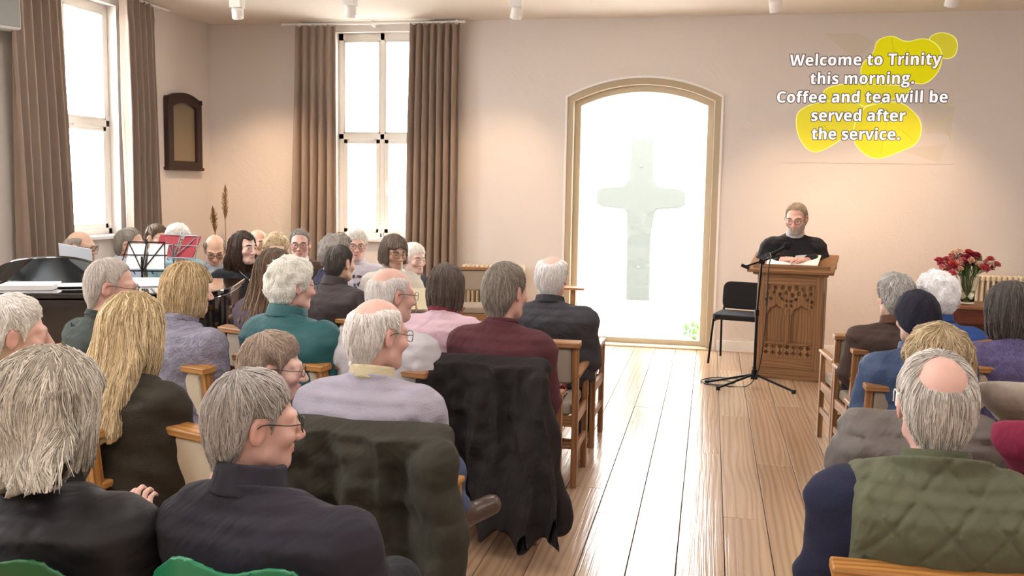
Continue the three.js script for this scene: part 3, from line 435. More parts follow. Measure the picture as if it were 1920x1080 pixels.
  mesh(top.name || 'sweater', nets(garment(th, !top.vest || top.vest === true ? true : true, extra), ...box3, cell), cloth(top.color, top.mat), root);
  if (top.vest) {
    const qp = 0.125; mesh('quilted_gilet', nets((x, y, z) => { const u = (x + y * 0.9) / qp, v = (x - y * 0.9) / qp, q = Math.min(Math.abs(u - Math.round(u)), Math.abs(v - Math.round(v))); let d = torso(x, y, z) - 0.042 - 0.0075 * (1 - Math.exp(-((q / 0.06) ** 2))) - wrinkle(x, y, z) * 0.2; for (const a of arms) { const q2 = cap(x, y, z, a.S, [a.S[0] + a.s * 0.02, a.S[1] - 0.02, a.S[2]], 0.08, 0.075); d = smin(d, q2, 0.03); } d = smax(d, y - N[1] - 0.015 - (z - N[2]) * 0.35, 0.006); for (const a of arms) d = smax(d, -(cap(x, y, z, [a.S[0] + a.s * 0.085, a.S[1] + 0.05, a.S[2]], [a.E[0] + a.s * 0.005, a.E[1] - 0.05, a.E[2]], 0.085, 0.095)), 0.012); for (const a of arms) d = smax(d, -cap(x, y, z, [a.E[0] + a.s * 0.02, a.E[1] + 0.05, a.E[2]], [a.E[0] + a.s * 0.03, a.E[1] - 0.3, a.E[2] - 0.05], 0.1, 0.1), 0.012); d = smax(d, Math.abs(x) - 0.205, 0.03); return Math.max(d, hem - 0.02 - y) * 0.8; }, ...box3, 0.0062), cloth(top.vest, 'plain'), root);
  }
  if (top.collar) { const c = top.collar, h = c.h ?? 0.03, r0 = (c.r ?? 0.078) - 0.006; mesh('collar', nets((x, y, z) => { const t = (y - N[1]) / 0.05, cx = x - N[0], cz = z - N[2] - 0.004 - t * -0.012, rad = Math.hypot(cx, cz * 0.95) - (r0 - t * 0.01); const tilt = (z - N[2]) * 0.25; return Math.max(Math.abs(rad) - (c.t ?? 0.008), Math.abs(y - N[1] - 0.017 - tilt) - h) - 0.002; }, [-0.13, N[1] - 0.1, N[2] - 0.14], [0.13, N[1] + 0.1, N[2] + 0.14], 0.0065), cloth(c.color ?? top.color, c.mat ?? top.mat), root); }
  if (top.shirt) { // shirt front, tie and lapels seen between the open edges of a jacket
    mesh('shirt', nets((x, y, z) => { let d = torso(x, y, z) - th - 0.012; d = smax(d, Math.abs(x) - 0.012 - 0.05 * clamp((y - 0.62) / (N[1] - 0.62), 0, 1), 0.004); d = smax(d, y - N[1] - 0.02, 0.004); return Math.max(d, z - N[2] + 0.02, 0.55 - y); }, [-0.1, 0.5, -0.3], [0.1, N[1] + 0.06, 0.1], 0.008), cloth(top.shirt), root);
    if (top.tie) mesh('tie', nets((x, y, z) => { let d = torso(x, y, z) - th - 0.018; d = smax(d, Math.abs(x) - 0.016 - 0.012 * clamp((N[1] - y) / 0.3, 0, 1), 0.004); return Math.max(d, z - N[2] + 0.02, 0.6 - y, y - N[1] - 0.005); }, [-0.06, 0.55, -0.3], [0.06, N[1] + 0.03, 0.1], 0.006), cloth(top.tie), root);
  }
  if (top.zig) { const pts = [[], []]; for (let k = 0; k <= 40; k++) { const a = -1.9 + 3.8 * k / 40; for (const j of [0, 1]) { const y = lerp(SH, Y0, 0.3 + j * 0.12) + (k % 4 < 2 ? k % 2 : 1 - k % 2) * 0.0 + 0.022 * (Math.abs((k % 6) - 3) / 1.5 - 1), t = (y - Y0) / (N[1] - Y0), w = smooth(ts, tw, t) + th + 0.008, d = smooth(ts, td, t) + th + 0.008; pts[j].push([Math.sin(a) * w, y, lerp(0, N[2], t) - Math.cos(a) * d]); } } mesh('zigzag_stripe', merge(pts.map((p) => new THREE.TubeGeometry(new THREE.CatmullRomCurve3(p.map((q) => V(...q)), false, 'catmullrom', 0.1), 80, 0.007, 5))), cloth(top.zig, 'knit'), root); }
  if (top.necklace) mesh('necklace', [tube([[-0.06, N[1] - 0.01, N[2] - 0.05], [-0.035, N[1] - 0.06, N[2] - 0.115], [0, N[1] - 0.09, N[2] - 0.135], [0.035, N[1] - 0.06, N[2] - 0.115], [0.06, N[1] - 0.01, N[2] - 0.05]], 0.002, 20, 5), at(new THREE.SphereGeometry(0.011, 10, 8), 0, N[1] - 0.1, N[2] - 0.14)], chrome, root);
  if (o.extra) o.extra(root, { N, SH, H, headM });
  const legF = (x, y, z) => { let d = Math.min(legD(legs[0], x, y, z, 0.012), legD(legs[1], x, y, z, 0.012)); d = smin(d, smax(torso(x, y, z) - 0.008, y - hem - 0.09, 0.02), 0.03); d -= 0.005 * noise3(x * 14, y * 14, z * 14); for (const l of legs) if (l.s && !o.legs) d = Math.max(d, 0.09 - y); return d * 0.9; };
  mesh(o.bottom?.name || 'trousers', nets(legF, ...bb([...legPts, [0.22, Y0 + 0.05, 0.15], [-0.22, Y0, 0.1]], 0.11), near === 2 ? 0.018 : 0.02), cloth(o.bottom?.color ?? 0x23252c), root);
  for (const l of legs) { const f = (x, y, z) => { let d = cap(x, y, z, l.A, [l.A[0], l.A[1] - 0.05, l.A[2] + 0.015], 0.046, 0.042); d = smin(d, cap(x, y, z, [lerp(l.A[0], l.T[0], 0.15), l.A[1] - 0.045, l.A[2]], l.T, 0.042, 0.04), 0.03); return l.up ? d : Math.max(d, 0.002 - y); }; const g = l.shoe || nets(f, ...bb([l.A, l.T, [l.A[0], l.A[1] - 0.06, l.A[2] + 0.03]], 0.08), 0.013); mesh('shoe', g, shoeM, root); }
  return root;
}
const shoeM = M(0x55463f, { roughness: 0.3 });
// ---------------------------------------------------------------- furniture and fittings
// added out-of-frame fill panels on the ceiling
FILL_PANELS.forEach(([x, z], i) => { const t = thing('added_ceiling_fill_panel', `flat white ceiling light panel in the ${['row nearest the lectern', 'middle row', 'row farthest from the lectern'][Math.floor(i / 3)]}, ${['on the window side', 'above the aisle', 'on the windowless side'][i % 3]}`, 'ceiling light', [x, CH - 0.045, z], 0, 'added ceiling fill panels'); mesh('frame', [box(1.24, 0.05, 0.03, 0, 0.02, 0.3), box(1.24, 0.05, 0.03, 0, 0.02, -0.3), box(0.03, 0.05, 0.6, 0.61, 0.02, 0), box(0.03, 0.05, 0.6, -0.61, 0.02, 0)], whitePaint, t); mesh('diffuser', at(new THREE.BoxGeometry(1.19, 0.01, 0.57), 0, 0.012, 0), new THREE.MeshStandardMaterial({ color: 0xffffff, emissive: 0xfff8f2, emissiveIntensity: 1.2 }), t); });

// armchair of the congregation: origin on the floor under the back posts' line, facing -z
function makeChair(frame, fabric, backH = 0.5) {
  const t = new THREE.Group(), W = 0.53, px = W / 2 - 0.018;
  for (const s of [-1, 1]) {
    mesh('back_post', [box(0.034, 0.44, 0.042, s * px, 0.22, 0), box(0.034, 0.37, 0.042, s * px, 0.6, 0.022, 0.004, 0.12)], frame, t);
    mesh('leg', [box(0.034, 0.6, 0.04, s * px, 0.3, -0.4)], frame, t);
    mesh('armrest', [box(0.048, 0.028, 0.46, s * px, 0.612, -0.21, 0.01)], frame, t);
    mesh('side_rail', [box(0.022, 0.06, 0.38, s * px, 0.37, -0.2), box(0.022, 0.04, 0.38, s * px, 0.2, -0.2)], frame, t);
  }
  mesh('top_rail', [box(W + 0.02, 0.032, 0.075, 0, 0.785, 0.045, 0.008, 0.1)], frame, t);
  for (const z of [-0.395, -0.005]) mesh('apron', [box(W - 0.06, 0.06, 0.022, 0, 0.36, z)], frame, t);
  mesh('book_shelf', [bar([-px, 0.21, -0.03], [px, 0.21, -0.03], 0.01), bar([-px, 0.21, -0.1], [px, 0.21, -0.1], 0.01), bar([-px, 0.21, -0.17], [px, 0.21, -0.17], 0.01)], frame, t);
  mesh('seat', at(grain(new RoundedBoxGeometry(W - 0.075, 0.07, 0.42, 3, 0.025)), 0, 0.425, -0.2), fabric, t);
  mesh('backrest', at(grain(new RoundedBoxGeometry(W - 0.075, 0.2, 0.05, 3, 0.018)), 0, 0.67, 0.028, 0.12), fabric, t);
  return t;
}
const chairKinds = { oak: makeChair(oak, seatFabric), light: makeChair(oakLight, creamFabric) };
const firstUsed = {};
function chair(label, x, z, turn = 0, kind = 'oak', group = 'upholstered oak armchairs', scale = 1) {
  const r = firstUsed[kind] ? chairKinds[kind].clone() : chairKinds[kind]; firstUsed[kind] = true;
  r.name = numbered('armchair'); r.position.set(x, 0, z); r.rotation.y = turn; r.scale.setScalar(scale); scene.add(r); return tag(r, label, 'chair', group);
}
// green moulded chair: shell on four legs
function greenChair(label, x, z, turn, color) {
  const t = thing('plastic_chair', label, 'chair', [x, 0, z], turn, 'green plastic chairs'), gm = M(color, { roughness: 0.35 });
  const shell = (x2, y, z2) => { // seat pan sweeping up into the back
    const yb = y, back = smooth([0.4, 0.5, 0.84], [0.0, 0.03, 0.1], yb), w = smooth([0.4, 0.6, 0.76, 0.84], [0.2, 0.215, 0.205, 0.13], yb), top = 0.835 - 0.05 * (x2 / 0.2) ** 4 - 0.025 * Math.exp(-((x2 / 0.07) ** 2)), curve = 1.1 * x2 * x2;
    const bk = Math.max(Math.abs(z2 - back + curve) - 0.007, Math.abs(x2) - w, y - top, 0.43 - y), seat = Math.max(Math.abs(y - 0.44 + 0.5 * x2 * x2 * 0 - 0.02 * smooth([-0.42, -0.36], [-1, 0], z2)) - 0.007, Math.abs(x2) - 0.21, z2 - 0.005, -0.42 - z2);
    return smin(bk, seat, 0.03) * 0.7;
  };
  mesh('shell', nets(shell, [-0.25, 0.38, -0.46], [0.25, 0.88, 0.16], 0.0058), gm, t);
  for (const s of [-1, 1]) { mesh('leg', tube([[s * 0.17, 0.44, -0.06], [s * 0.2, 0.2, 0.02], [s * 0.22, 0.0, 0.06]], 0.011, 10), chrome, t); mesh('leg', tube([[s * 0.17, 0.44, -0.34], [s * 0.19, 0.2, -0.37], [s * 0.21, 0.0, -0.4]], 0.011, 10), chrome, t); }
}

// column radiator
function radiator(label, x0, n, pitch, y0, y1, z) {
  const t = thing('radiator', label, 'radiator', [x0, 0, z]), m = M(0xe3d7bd, { roughness: 0.45 }), col = [];
  for (const dz of [-0.045, 0, 0.045]) col.push(bar([0, y0 + 0.03, dz], [0, y1 - 0.03, dz], 0.0125, 8));
  for (const y of [y0 + 0.03, y1 - 0.03]) col.push(at(grain(new RoundedBoxGeometry(pitch * 0.86, 0.06, 0.12, 3, 0.018)), 0, y, 0));
  const g = merge(col); for (let k = 0; k < n; k++) mesh('radiator_section', g, m, t).position.x = (k + 0.5) * pitch;
  for (const x of [pitch * 0.5, (n - 0.5) * pitch]) mesh('foot', [box(0.03, y0 + 0.02, 0.1, x, (y0 + 0.02) / 2, 0)], m, t);
  mesh('valve', [cyl(0.016, 0.016, 0.06, n * pitch + 0.03, y0 + 0.05, 0, 10, 0, 0, Math.PI / 2), cyl(0.012, 0.012, y0 + 0.05, n * pitch + 0.05, (y0 + 0.05) / 2, 0, 8)], chrome, t);
}
radiator('cream column radiator between the curtain and the arched door', -2.5, 14, 0.047, 0.12, 0.8, BZ + 0.12);
radiator('cream column radiator behind the flower table', 2.38, 18, 0.047, 0.16, 0.86, BZ + 0.12);

// framed plaque with a curved head on the left wall
{
  const t = thing('wall_plaque', 'dark wooden framed memorial board with a curved top on the side wall', 'plaque', [LX + 0.002, 0, -9.18], Math.PI / 2), w = 0.32;
  const o = archPath(-w, w, 1.72, 2.43, 2.5, THREE.Shape); o.holes.push(archPath(-w + 0.085, w - 0.085, 1.8, 2.36, 2.41));
  mesh('frame', grain(at(new THREE.ExtrudeGeometry(o, { depth: 0.045, bevelEnabled: true, bevelSize: 0.008, bevelThickness: 0.008, bevelSegments: 2, curveSegments: 20 }), 0, 0, 0)), darkWood, t);
  mesh('panel', grain(at(new THREE.ExtrudeGeometry(archPath(-w + 0.07, w - 0.07, 1.79, 2.37, 2.42, THREE.Shape), { depth: 0.015, bevelEnabled: false }), 0, 0, 0.005)), M(0x8c7d66, { roughness: 0.6 }), t);
  mesh('moulding', [box(2 * w + 0.05, 0.03, 0.065, 0, 1.73, 0.03)], darkWood, t); for (const q of [-1, 1]) mesh('corner_block', [box(0.05, 0.05, 0.06, q * (w - 0.02), 2.43, 0.03)], darkWood, t);
}
// small wall speaker by the first curtain
{ const t = thing('wall_speaker', 'small pale grey loudspeaker high on the side wall beside the curtain', 'loudspeaker', [LX + 0.12, 2.88, -6.5], 1.15); const m = M(0xdfe4e2, { roughness: 0.5 }); mesh('cabinet', at(new RoundedBoxGeometry(0.2, 0.32, 0.16, 3, 0.025), 0, 0, 0), m, t); mesh('grille', at(new RoundedBoxGeometry(0.17, 0.28, 0.012, 2, 0.005), 0, 0, 0.082), M(0xc4cac8, { bumpMap: weaveT, bumpScale: 0.003 }), t); mesh('bracket', [box(0.05, 0.05, 0.14, 0, 0, -0.13)], m, t); }

// ceiling spotlights along the front: box on the ceiling, tilting head
[[-4.33, -8.33, [-4.75, 0.9, -9.6], 'spotlight nearest the side window', 9], [-3.25, -8.37, [-3.9, 0.7, -9.3], 'spotlight in front of the far-wall window', 5], [-1.77, -8.6, [-2.3, 0.8, -9.7], 'spotlight between window and arched door', 5], [0.46, -8.51, [0.9, 1.0, -9.3], 'spotlight left of the projected slide', 8], [1.82, -8.41, [1.7, 0.9, -9.6], 'spotlight above the projected slide', 8]].forEach(([x, z, aim, label, pow]) => {
  const t = thing('ceiling_spotlight', 'white tilting ceiling ' + label, 'spotlight', [x, CH, z]), d = V(aim[0] - x, aim[1] - CH + 0.16, aim[2] - z).normalize(), q = new THREE.Quaternion().setFromUnitVectors(V(0, -1, 0), d);
  mesh('housing', [box(0.11, 0.1, 0.11, 0, -0.05, 0, 0.006), box(0.012, 0.1, 0.03, 0.05, -0.13, 0)], whitePaint, t);
  const can = new THREE.LatheGeometry([[0, 0.06], [0.04, 0.055], [0.05, 0.03], [0.052, -0.05], [0.046, -0.052], [0.044, -0.02]].map((p) => new THREE.Vector2(...p)), 24); can.applyQuaternion(q); can.translate(0, -0.14, 0); mesh('lamp_head', can, M(0xf1efec, { roughness: 0.45, side: THREE.DoubleSide }), t);
  const lens = new THREE.CylinderGeometry(0.043, 0.043, 0.006, 20); lens.translate(0, -0.03, 0); lens.applyQuaternion(q); lens.translate(0, -0.14, 0); mesh('lamp_lens', lens, new THREE.MeshStandardMaterial({ color: 0xffffff, emissive: 0xffd9a8, emissiveIntensity: 1.5 }), t);
  const l = new THREE.SpotLight(0xffd6ac, pow * 0.55, 0, 0.62, 0.7, 2); l.castShadow = true; l.shadow.radius = 2; l.position.set(x + d.x * 0.06, CH - 0.14 + d.y * 0.06, z + d.z * 0.06); l.target.position.set(...aim); scene.add(l, l.target);
});

// lectern: panelled oak with carved tracery
{
  const t = thing('lectern', 'carved oak lectern with gothic tracery panel in front of the preacher', 'lectern', [0.68, 0, -8.43], -0.19), m = lecternOak, w = 0.54, d = 0.42;
  mesh('plinth', [box(w + 0.03, 0.09, d + 0.03, 0, 0.045, -d / 2, 0.006)], m, t);
  mesh('side_panel', [box(0.03, 0.86, d, -w / 2 + 0.015, 0.47, -d / 2)], m, t); mesh('side_panel', [box(0.03, 0.86, d, w / 2 - 0.015, 0.47, -d / 2), box(0.01, 0.5, 0.2, w / 2 + 0.002, 0.5, -d / 2)], m, t);
  mesh('front_panel', [box(w - 0.04, 0.84, 0.015, 0, 0.47, -0.03)], m, t);
  for (const s of [-1, 1]) mesh('stile', [box(0.065, 0.86, 0.035, s * (w / 2 - 0.032), 0.47, -0.017, 0.006)], m, t);
  mesh('rail', [box(w - 0.12, 0.1, 0.03, 0, 0.14, -0.015)], m, t); mesh('rail', [box(w - 0.12, 0.08, 0.03, 0, 0.855, -0.015)], m, t);
  // carved plate with pierced openings
  const x0 = -0.205, x1 = 0.205, y0 = 0.19, y1 = 0.815, s = new THREE.Shape([[x0, y0], [x1, y0], [x1, y1], [x0, y1]].map((p) => new THREE.Vector2(...p)));
  const quatre = (cx, cy, r) => { const p = new THREE.Path(); for (let k = 0; k <= 32; k++) { const a = k / 32 * Math.PI * 2, q = r * (0.62 + 0.38 * Math.abs(Math.cos(2 * a))); k ? p.lineTo(cx + Math.cos(a) * q, cy + Math.sin(a) * q) : p.moveTo(cx + q, cy); } return p; };
  for (let r = 0; r < 2; r++) for (let k = 0; k < 7; k++) s.holes.push(quatre(x0 + 0.0325 + k * 0.0575, y0 + 0.035 + r * 0.054, 0.021));
  for (const c of [-0.103, 0.103]) {
    const p = new THREE.Path(), b = y0 + 0.125, sp = 0.555, hw = 0.082; p.moveTo(c - hw, b); p.lineTo(c + hw, b); p.lineTo(c + hw, sp);
    for (let k = 1; k <= 12; k++) { const a = k / 12 * 1.12; const e = 0.010 * Math.abs(Math.sin(k / 12 * Math.PI * 2)); p.lineTo(c + hw - 2 * hw * (1 - Math.cos(a)) * 0.89 - e, sp + 2 * hw * Math.sin(a) * 0.62 - e * 0.5); }
    for (let k = 11; k >= 0; k--) { const a = k / 12 * 1.12; const e = 0.010 * Math.abs(Math.sin(k / 12 * Math.PI * 2)); p.lineTo(c - hw + 2 * hw * (1 - Math.cos(a)) * 0.89 + e, sp + 2 * hw * Math.sin(a) * 0.62 - e * 0.5); }
    p.closePath(); s.holes.push(p);
  }
  const tear = (cx, cy, r, tip) => { const p = new THREE.Path(); for (let k = 0; k <= 20; k++) { const a = k / 20 * Math.PI * 2; const q = r * (1 + 0.55 * Math.max(0, Math.cos(a - tip)) ** 6); k ? p.lineTo(cx + Math.cos(a) * q, cy + Math.sin(a) * q) : p.moveTo(cx + q * 1, cy); } return p; };
  for (let k = 0; k < 7; k++) s.holes.push(tear(x0 + 0.0325 + k * 0.0575, 0.785, 0.019, k % 2 ? -1.57 : 1.57));
  for (let k = 0; k < 8; k++) { const x = x0 + 0.026 + k * 0.0512; s.holes.push(tear(x, 0.733 + (k % 2 ? 0.006 : -0.003), 0.017, k % 2 ? 1.57 : -1.57)); }
  for (const x of [-0.186, -0.148, -0.055, -0.018, 0.018, 0.055, 0.148, 0.186]) s.holes.push(tear(x, 0.685 - (Math.abs(Math.abs(x) - 0.103) > 0.06 ? 0.012 : -0.004), 0.0145, x > 0 ? 0.8 : 2.3));
  for (const x of [-0.186, -0.02, 0.02, 0.186]) s.holes.push(tear(x, 0.632, 0.0125, 1.57));
  mesh('tracery', grain(at(new THREE.ExtrudeGeometry(s, { depth: 0.018, bevelEnabled: true, bevelSize: 0.0025, bevelThickness: 0.004, bevelSegments: 1, curveSegments: 8 }), 0, 0, -0.02), 0, 1), m, t);
  mesh('mullion', [box(0.016, 0.3, 0.016, 0, 0.46, 0.004), box(0.42, 0.014, 0.014, 0, 0.305, 0.003), box(0.43, 0.014, 0.014, 0, 0.822, 0.003)], m, t);
  const cove = new THREE.Shape(); cove.moveTo(0, 0); cove.quadraticCurveTo(0.01, 0.05, 0.055, 0.075); cove.lineTo(0.055, 0.09); cove.lineTo(-0.02, 0.09); cove.lineTo(-0.02, 0); cove.closePath();
  const cg = at(new THREE.ExtrudeGeometry(cove, { depth: w + 0.08, bevelEnabled: false }), -w / 2 - 0.04, 0.895, 0, 0, Math.PI / 2); cg.computeBoundingBox(); mesh('cornice', [grain(at(new THREE.BoxGeometry(w + 0.05, 0.09, d), 0, 0.935, -d / 2 + 0.01)), grain(cg.translate(0, 0, 0))], m, t);
  for (let k = 0; k < 4; k++) mesh('stud', at(new THREE.SphereGeometry(0.009, 8, 6), -0.15 + k * 0.1, 0.93, 0.013), m, t);
  mesh('desk_top', [box(w + 0.17, 0.03, d + 0.1, 0, 0.985, -d / 2 + 0.02, 0.008, 0.23)], m, t);
  mesh('ledge', [box(w + 0.14, 0.05, 0.025, 0, 0.955, -d - 0.02, 0.006)], m, t);
}
tag(mesh('open_notes', [box(0.21, 0.006, 0.3, 0.6, 1.014, -8.6, 0.002, 0.23, -0.1), box(0.21, 0.006, 0.3, 0.82, 1.022, -8.56, 0.002, 0.23, -0.19)], paper), 'open white sermon notes lying on the lectern desk', 'papers');

// microphone stand with boom in front of the lectern
{
  const t = thing('microphone_stand', 'black tripod microphone stand with boom arm in front of the lectern', 'microphone stand', [0.4, 0, -8.05]);
  mesh('pole', [bar([0, 0.06, 0], [0.0, 0.62, -0.01], 0.0125), bar([0, 0.6, -0.01], [0.02, 1.02, -0.01], 0.009)], blackMetal, t);
  mesh('hub', [cyl(0.022, 0.03, 0.08, 0, 0.1, 0, 14), cyl(0.018, 0.018, 0.05, 0, 0.61, -0.01, 12)], blackMetal, t);
  for (const e of [[-0.29, 0.018, 0.24], [0.3, 0.018, 0.22], [-0.38, 0.018, 0.02]]) { const l = mesh('leg', [bar([0, 0.1, 0], e, 0.01)], blackMetal, t); mesh('rubber_foot', [cyl(0.016, 0.018, 0.03, e[0], 0.016, e[2], 10)], M(0x0b0b0b), l); }
  mesh('boom', [bar([-0.12, 0.985, 0.02], [0.16, 1.085, -0.06], 0.008), cyl(0.02, 0.02, 0.05, 0.02, 1.03, -0.01, 12, 0, 0, 1.3), cyl(0.014, 0.014, 0.07, -0.11, 0.988, 0.02, 10, 0, 0, 1.2)], blackMetal, t);
  const mic = thing('microphone', 'black foam-capped microphone on the boom before the preacher', 'microphone', [0.56, 1.13, -8.11]);
  mesh('windshield', at(new THREE.SphereGeometry(0.034, 16, 12), 0.06, 0.03, -0.005), M(0x141414, { bumpMap: crumpleT, bumpScale: 0.01, roughness: 1 }), mic);
  mesh('handle', [bar([-0.06, -0.04, 0.005], [0.045, 0.022, -0.005], 0.013, 12), bar([-0.07, -0.045, 0.005], [-0.03, -0.025, 0], 0.018, 12)], blackMetal, mic);
  const pts = [[0.5, 1.085, -8.1], [0.475, 1.0, -8.0], [0.47, 0.7, -7.985], [0.455, 0.35, -7.98], [0.42, 0.12, -7.99], [0.35, 0.012, -8.0], [0.15, 0.008, -7.95], [0.0, 0.008, -8.02], [0.06, 0.008, -8.2], [0.25, 0.008, -8.12], [0.12, 0.008, -7.98], [-0.03, 0.008, -8.1], [0.1, 0.008, -8.3], [0.32, 0.008, -8.28]];
  tag(mesh('microphone_cable', tube(pts, 0.0045, 150, 6), M(0x15161c, { roughness: 0.5 })), 'thin black cable running down the microphone stand and looping on the floor', 'cable');
}
// black stacking chair beside the lectern
{
  const t = thing('stacking_chair', 'black upholstered stacking chair against the wall beside the lectern', 'chair', [0.32, 0, -9.15], -0.25), m = M(0x17181b, { bumpMap: weaveT, bumpScale: 0.002, roughness: 0.9 });
  const pad = (w, h, d, r) => { const s = new THREE.Shape(), a = w / 2, b = h / 2; s.moveTo(-a + r * 0.6, -b); s.lineTo(a - r * 0.6, -b); s.quadraticCurveTo(a, -b, a, -b + r); s.lineTo(a, b - r); s.quadraticCurveTo(a, b, a - r, b); s.lineTo(-a + r, b); s.quadraticCurveTo(-a, b, -a, b - r); s.lineTo(-a, -b + r); s.quadraticCurveTo(-a, -b, -a + r * 0.6, -b); return metreUV(new THREE.ExtrudeGeometry(s, { depth: d, bevelEnabled: true, bevelSize: 0.01, bevelThickness: 0.01, bevelSegments: 2 })); };
  mesh('backrest', at(pad(0.44, 0.24, 0.02, 0.07), 0, 0.61, -0.2, -0.1), m, t);
  mesh('seat', at(pad(0.44, 0.4, 0.03, 0.06), 0, 0.43, 0.03, -Math.PI / 2), m, t);
  for (const s of [-1, 1]) { mesh('leg', tube([[s * 0.22, 0.42, 0.19], [s * 0.235, 0.2, 0.21], [s * 0.245, 0.005, 0.23]], 0.011, 10, 8), blackMetal, t); mesh('leg', tube([[s * 0.22, 0.42, -0.12], [s * 0.235, 0.2, -0.19], [s * 0.245, 0.005, -0.24]], 0.011, 10, 8), blackMetal, t); mesh('back_frame', tube([[s * 0.22, 0.4, 0.17], [s * 0.22, 0.415, -0.12], [s * 0.215, 0.5, -0.2], [s * 0.2, 0.68, -0.225]], 0.011, 20, 8), blackMetal, t); }
}
// small oak stand by the door jamb
{ const t = thing('wooden_stand', 'small oak pedestal stand beside the arched door', 'stand', [-1.3, 0, -9.35]); mesh('top_board', [box(0.24, 0.022, 0.2, 0, 0.62, 0, 0.005)], oak, t); mesh('post', [box(0.05, 0.58, 0.05, 0.0, 0.32, 0)], oak, t); mesh('base', [box(0.24, 0.03, 0.05, 0, 0.015, 0), box(0.05, 0.03, 0.24, 0, 0.016, 0)], oak, t); }

// flower table, vase, bouquet
{
  const t = thing('side_table', 'dark red wooden table under the vase of flowers', 'table', [2.62, 0, -8.95]), m = redWood;
  mesh('table_top', [box(1.2, 0.028, 0.5, 0, 0.646, 0, 0.006)], M(0x9c6a44, { map: woodT, roughness: 0.35 }), t);
  mesh('apron', [box(1.08, 0.12, 0.02, 0, 0.57, 0.2), box(1.08, 0.12, 0.02, 0, 0.57, -0.2), box(0.02, 0.12, 0.4, -0.54, 0.57, 0), box(0.02, 0.12, 0.4, 0.54, 0.57, 0)], m, t);
  for (const sx of [-1, 1]) for (const sz of [-1, 1]) mesh('leg', [box(0.05, 0.63, 0.05, sx * 0.54, 0.315, sz * 0.2)], m, t);
  mesh('shelf_front', [box(1.04, 0.3, 0.018, 0, 0.36, -0.18)], m, t);
  const vx = 2.2, vz = -8.9, v = thing('vase', 'flared clear glass vase on the dark red table', 'vase', [vx, 0.66, vz]);
  const glassM = new THREE.MeshPhysicalMaterial({ color: 0xf4faf6, transmission: 1, thickness: 0.004, roughness: 0.03, ior: 1.5 });
  mesh('glass', new THREE.LatheGeometry([[0.0, 0.0], [0.055, 0.0], [0.06, 0.01], [0.062, 0.08], [0.075, 0.16], [0.1, 0.245], [0.096, 0.245], [0.071, 0.16], [0.057, 0.08], [0.054, 0.02], [0.0, 0.018]].map((p) => new THREE.Vector2(...p)), 32), glassM, v);
  mesh('water', new THREE.LatheGeometry([[0, 0.02], [0.052, 0.022], [0.055, 0.08], [0.062, 0.12], [0, 0.12]].map((p) => new THREE.Vector2(...p)), 24), new THREE.MeshPhysicalMaterial({ color: 0xe9f2ea, transmission: 1, thickness: 0.1, roughness: 0.02, ior: 1.33 }), v);
  const b = thing('bouquet', 'bunch of pink, red and cream carnations in the glass vase', 'flowers', [vx, 0.66, vz]);
  const stemM = M(0x4b6b35), leafM = M(0x4f7a3a, { roughness: 0.6, side: THREE.DoubleSide }), cols = [0xc2405c, 0xd8707f, 0xf0c3b4, 0xa02a48, 0xe39aa0, 0xd65a5a, 0xf3ddcf].map((c) => M(c, { roughness: 0.8, side: THREE.DoubleSide }));
  const flower = (() => { const pt = []; for (let l = 0; l < 3; l++) for (let k = 0; k < 9; k++) { const a = k / 9 * 6.283 + l, s = new THREE.PlaneGeometry(0.022, 0.03, 3, 2), p = s.attributes.position; for (let i = 0; i < p.count; i++) p.setZ(i, 0.004 * Math.sin(i * 2.1 + k) + p.getX(i) ** 2 * 12); s.translate(0, 0.016, 0); s.rotateX(0.25 + l * 0.5); s.rotateY(a); pt.push(s); } pt.push(at(new THREE.ConeGeometry(0.012, 0.03, 8), 0, -0.008, 0, Math.PI)); return merge(pt); })();
  const leafG = (() => { const s = new THREE.PlaneGeometry(0.016, 0.12, 2, 6), p = s.attributes.position; for (let i = 0; i < p.count; i++) { const v2 = (p.getY(i) + 0.06) / 0.12; p.setX(i, p.getX(i) * Math.sin(Math.PI * clamp(v2, 0.02, 0.98))); p.setZ(i, -0.05 * v2 * v2 + Math.abs(p.getX(i)) * 0.4); p.setY(i, p.getY(i) + 0.06); } s.computeVertexNormals(); return s; })();
  for (let k = 0; k < 64; k++) {
    const a = rr(0, 6.283), q = Math.sqrt(rnd()), x = Math.cos(a) * q * 0.25, z = Math.sin(a) * q * 0.17, y = 0.42 - q * q * 0.09 + rr(-0.08, 0.03);
    mesh('stem', tube([[-x * 0.12, 0.025, -z * 0.12], [x * 0.18, 0.14, z * 0.18], [x * 0.3, 0.245, z * 0.3], [x, y, z]], 0.0022, 10, 5), stemM, b);
    const f = mesh('flower', flower, cols[Math.floor(rnd() * 7)], b); f.position.set(x, y, z); f.rotation.set(z * 2 + rr(-0.3, 0.3), a, -x * 2 + rr(-0.3, 0.3)); f.scale.setScalar(rr(1.0, 1.5));
    if (k % 3 !== 2) { const l = mesh('leaf', leafG, leafM, b); l.position.set(x * 0.5, rr(0.22, 0.33), z * 0.5); l.rotation.set(rr(0.2, 0.9), rr(0, 6.28), 0, 'YXZ'); }
  }
}
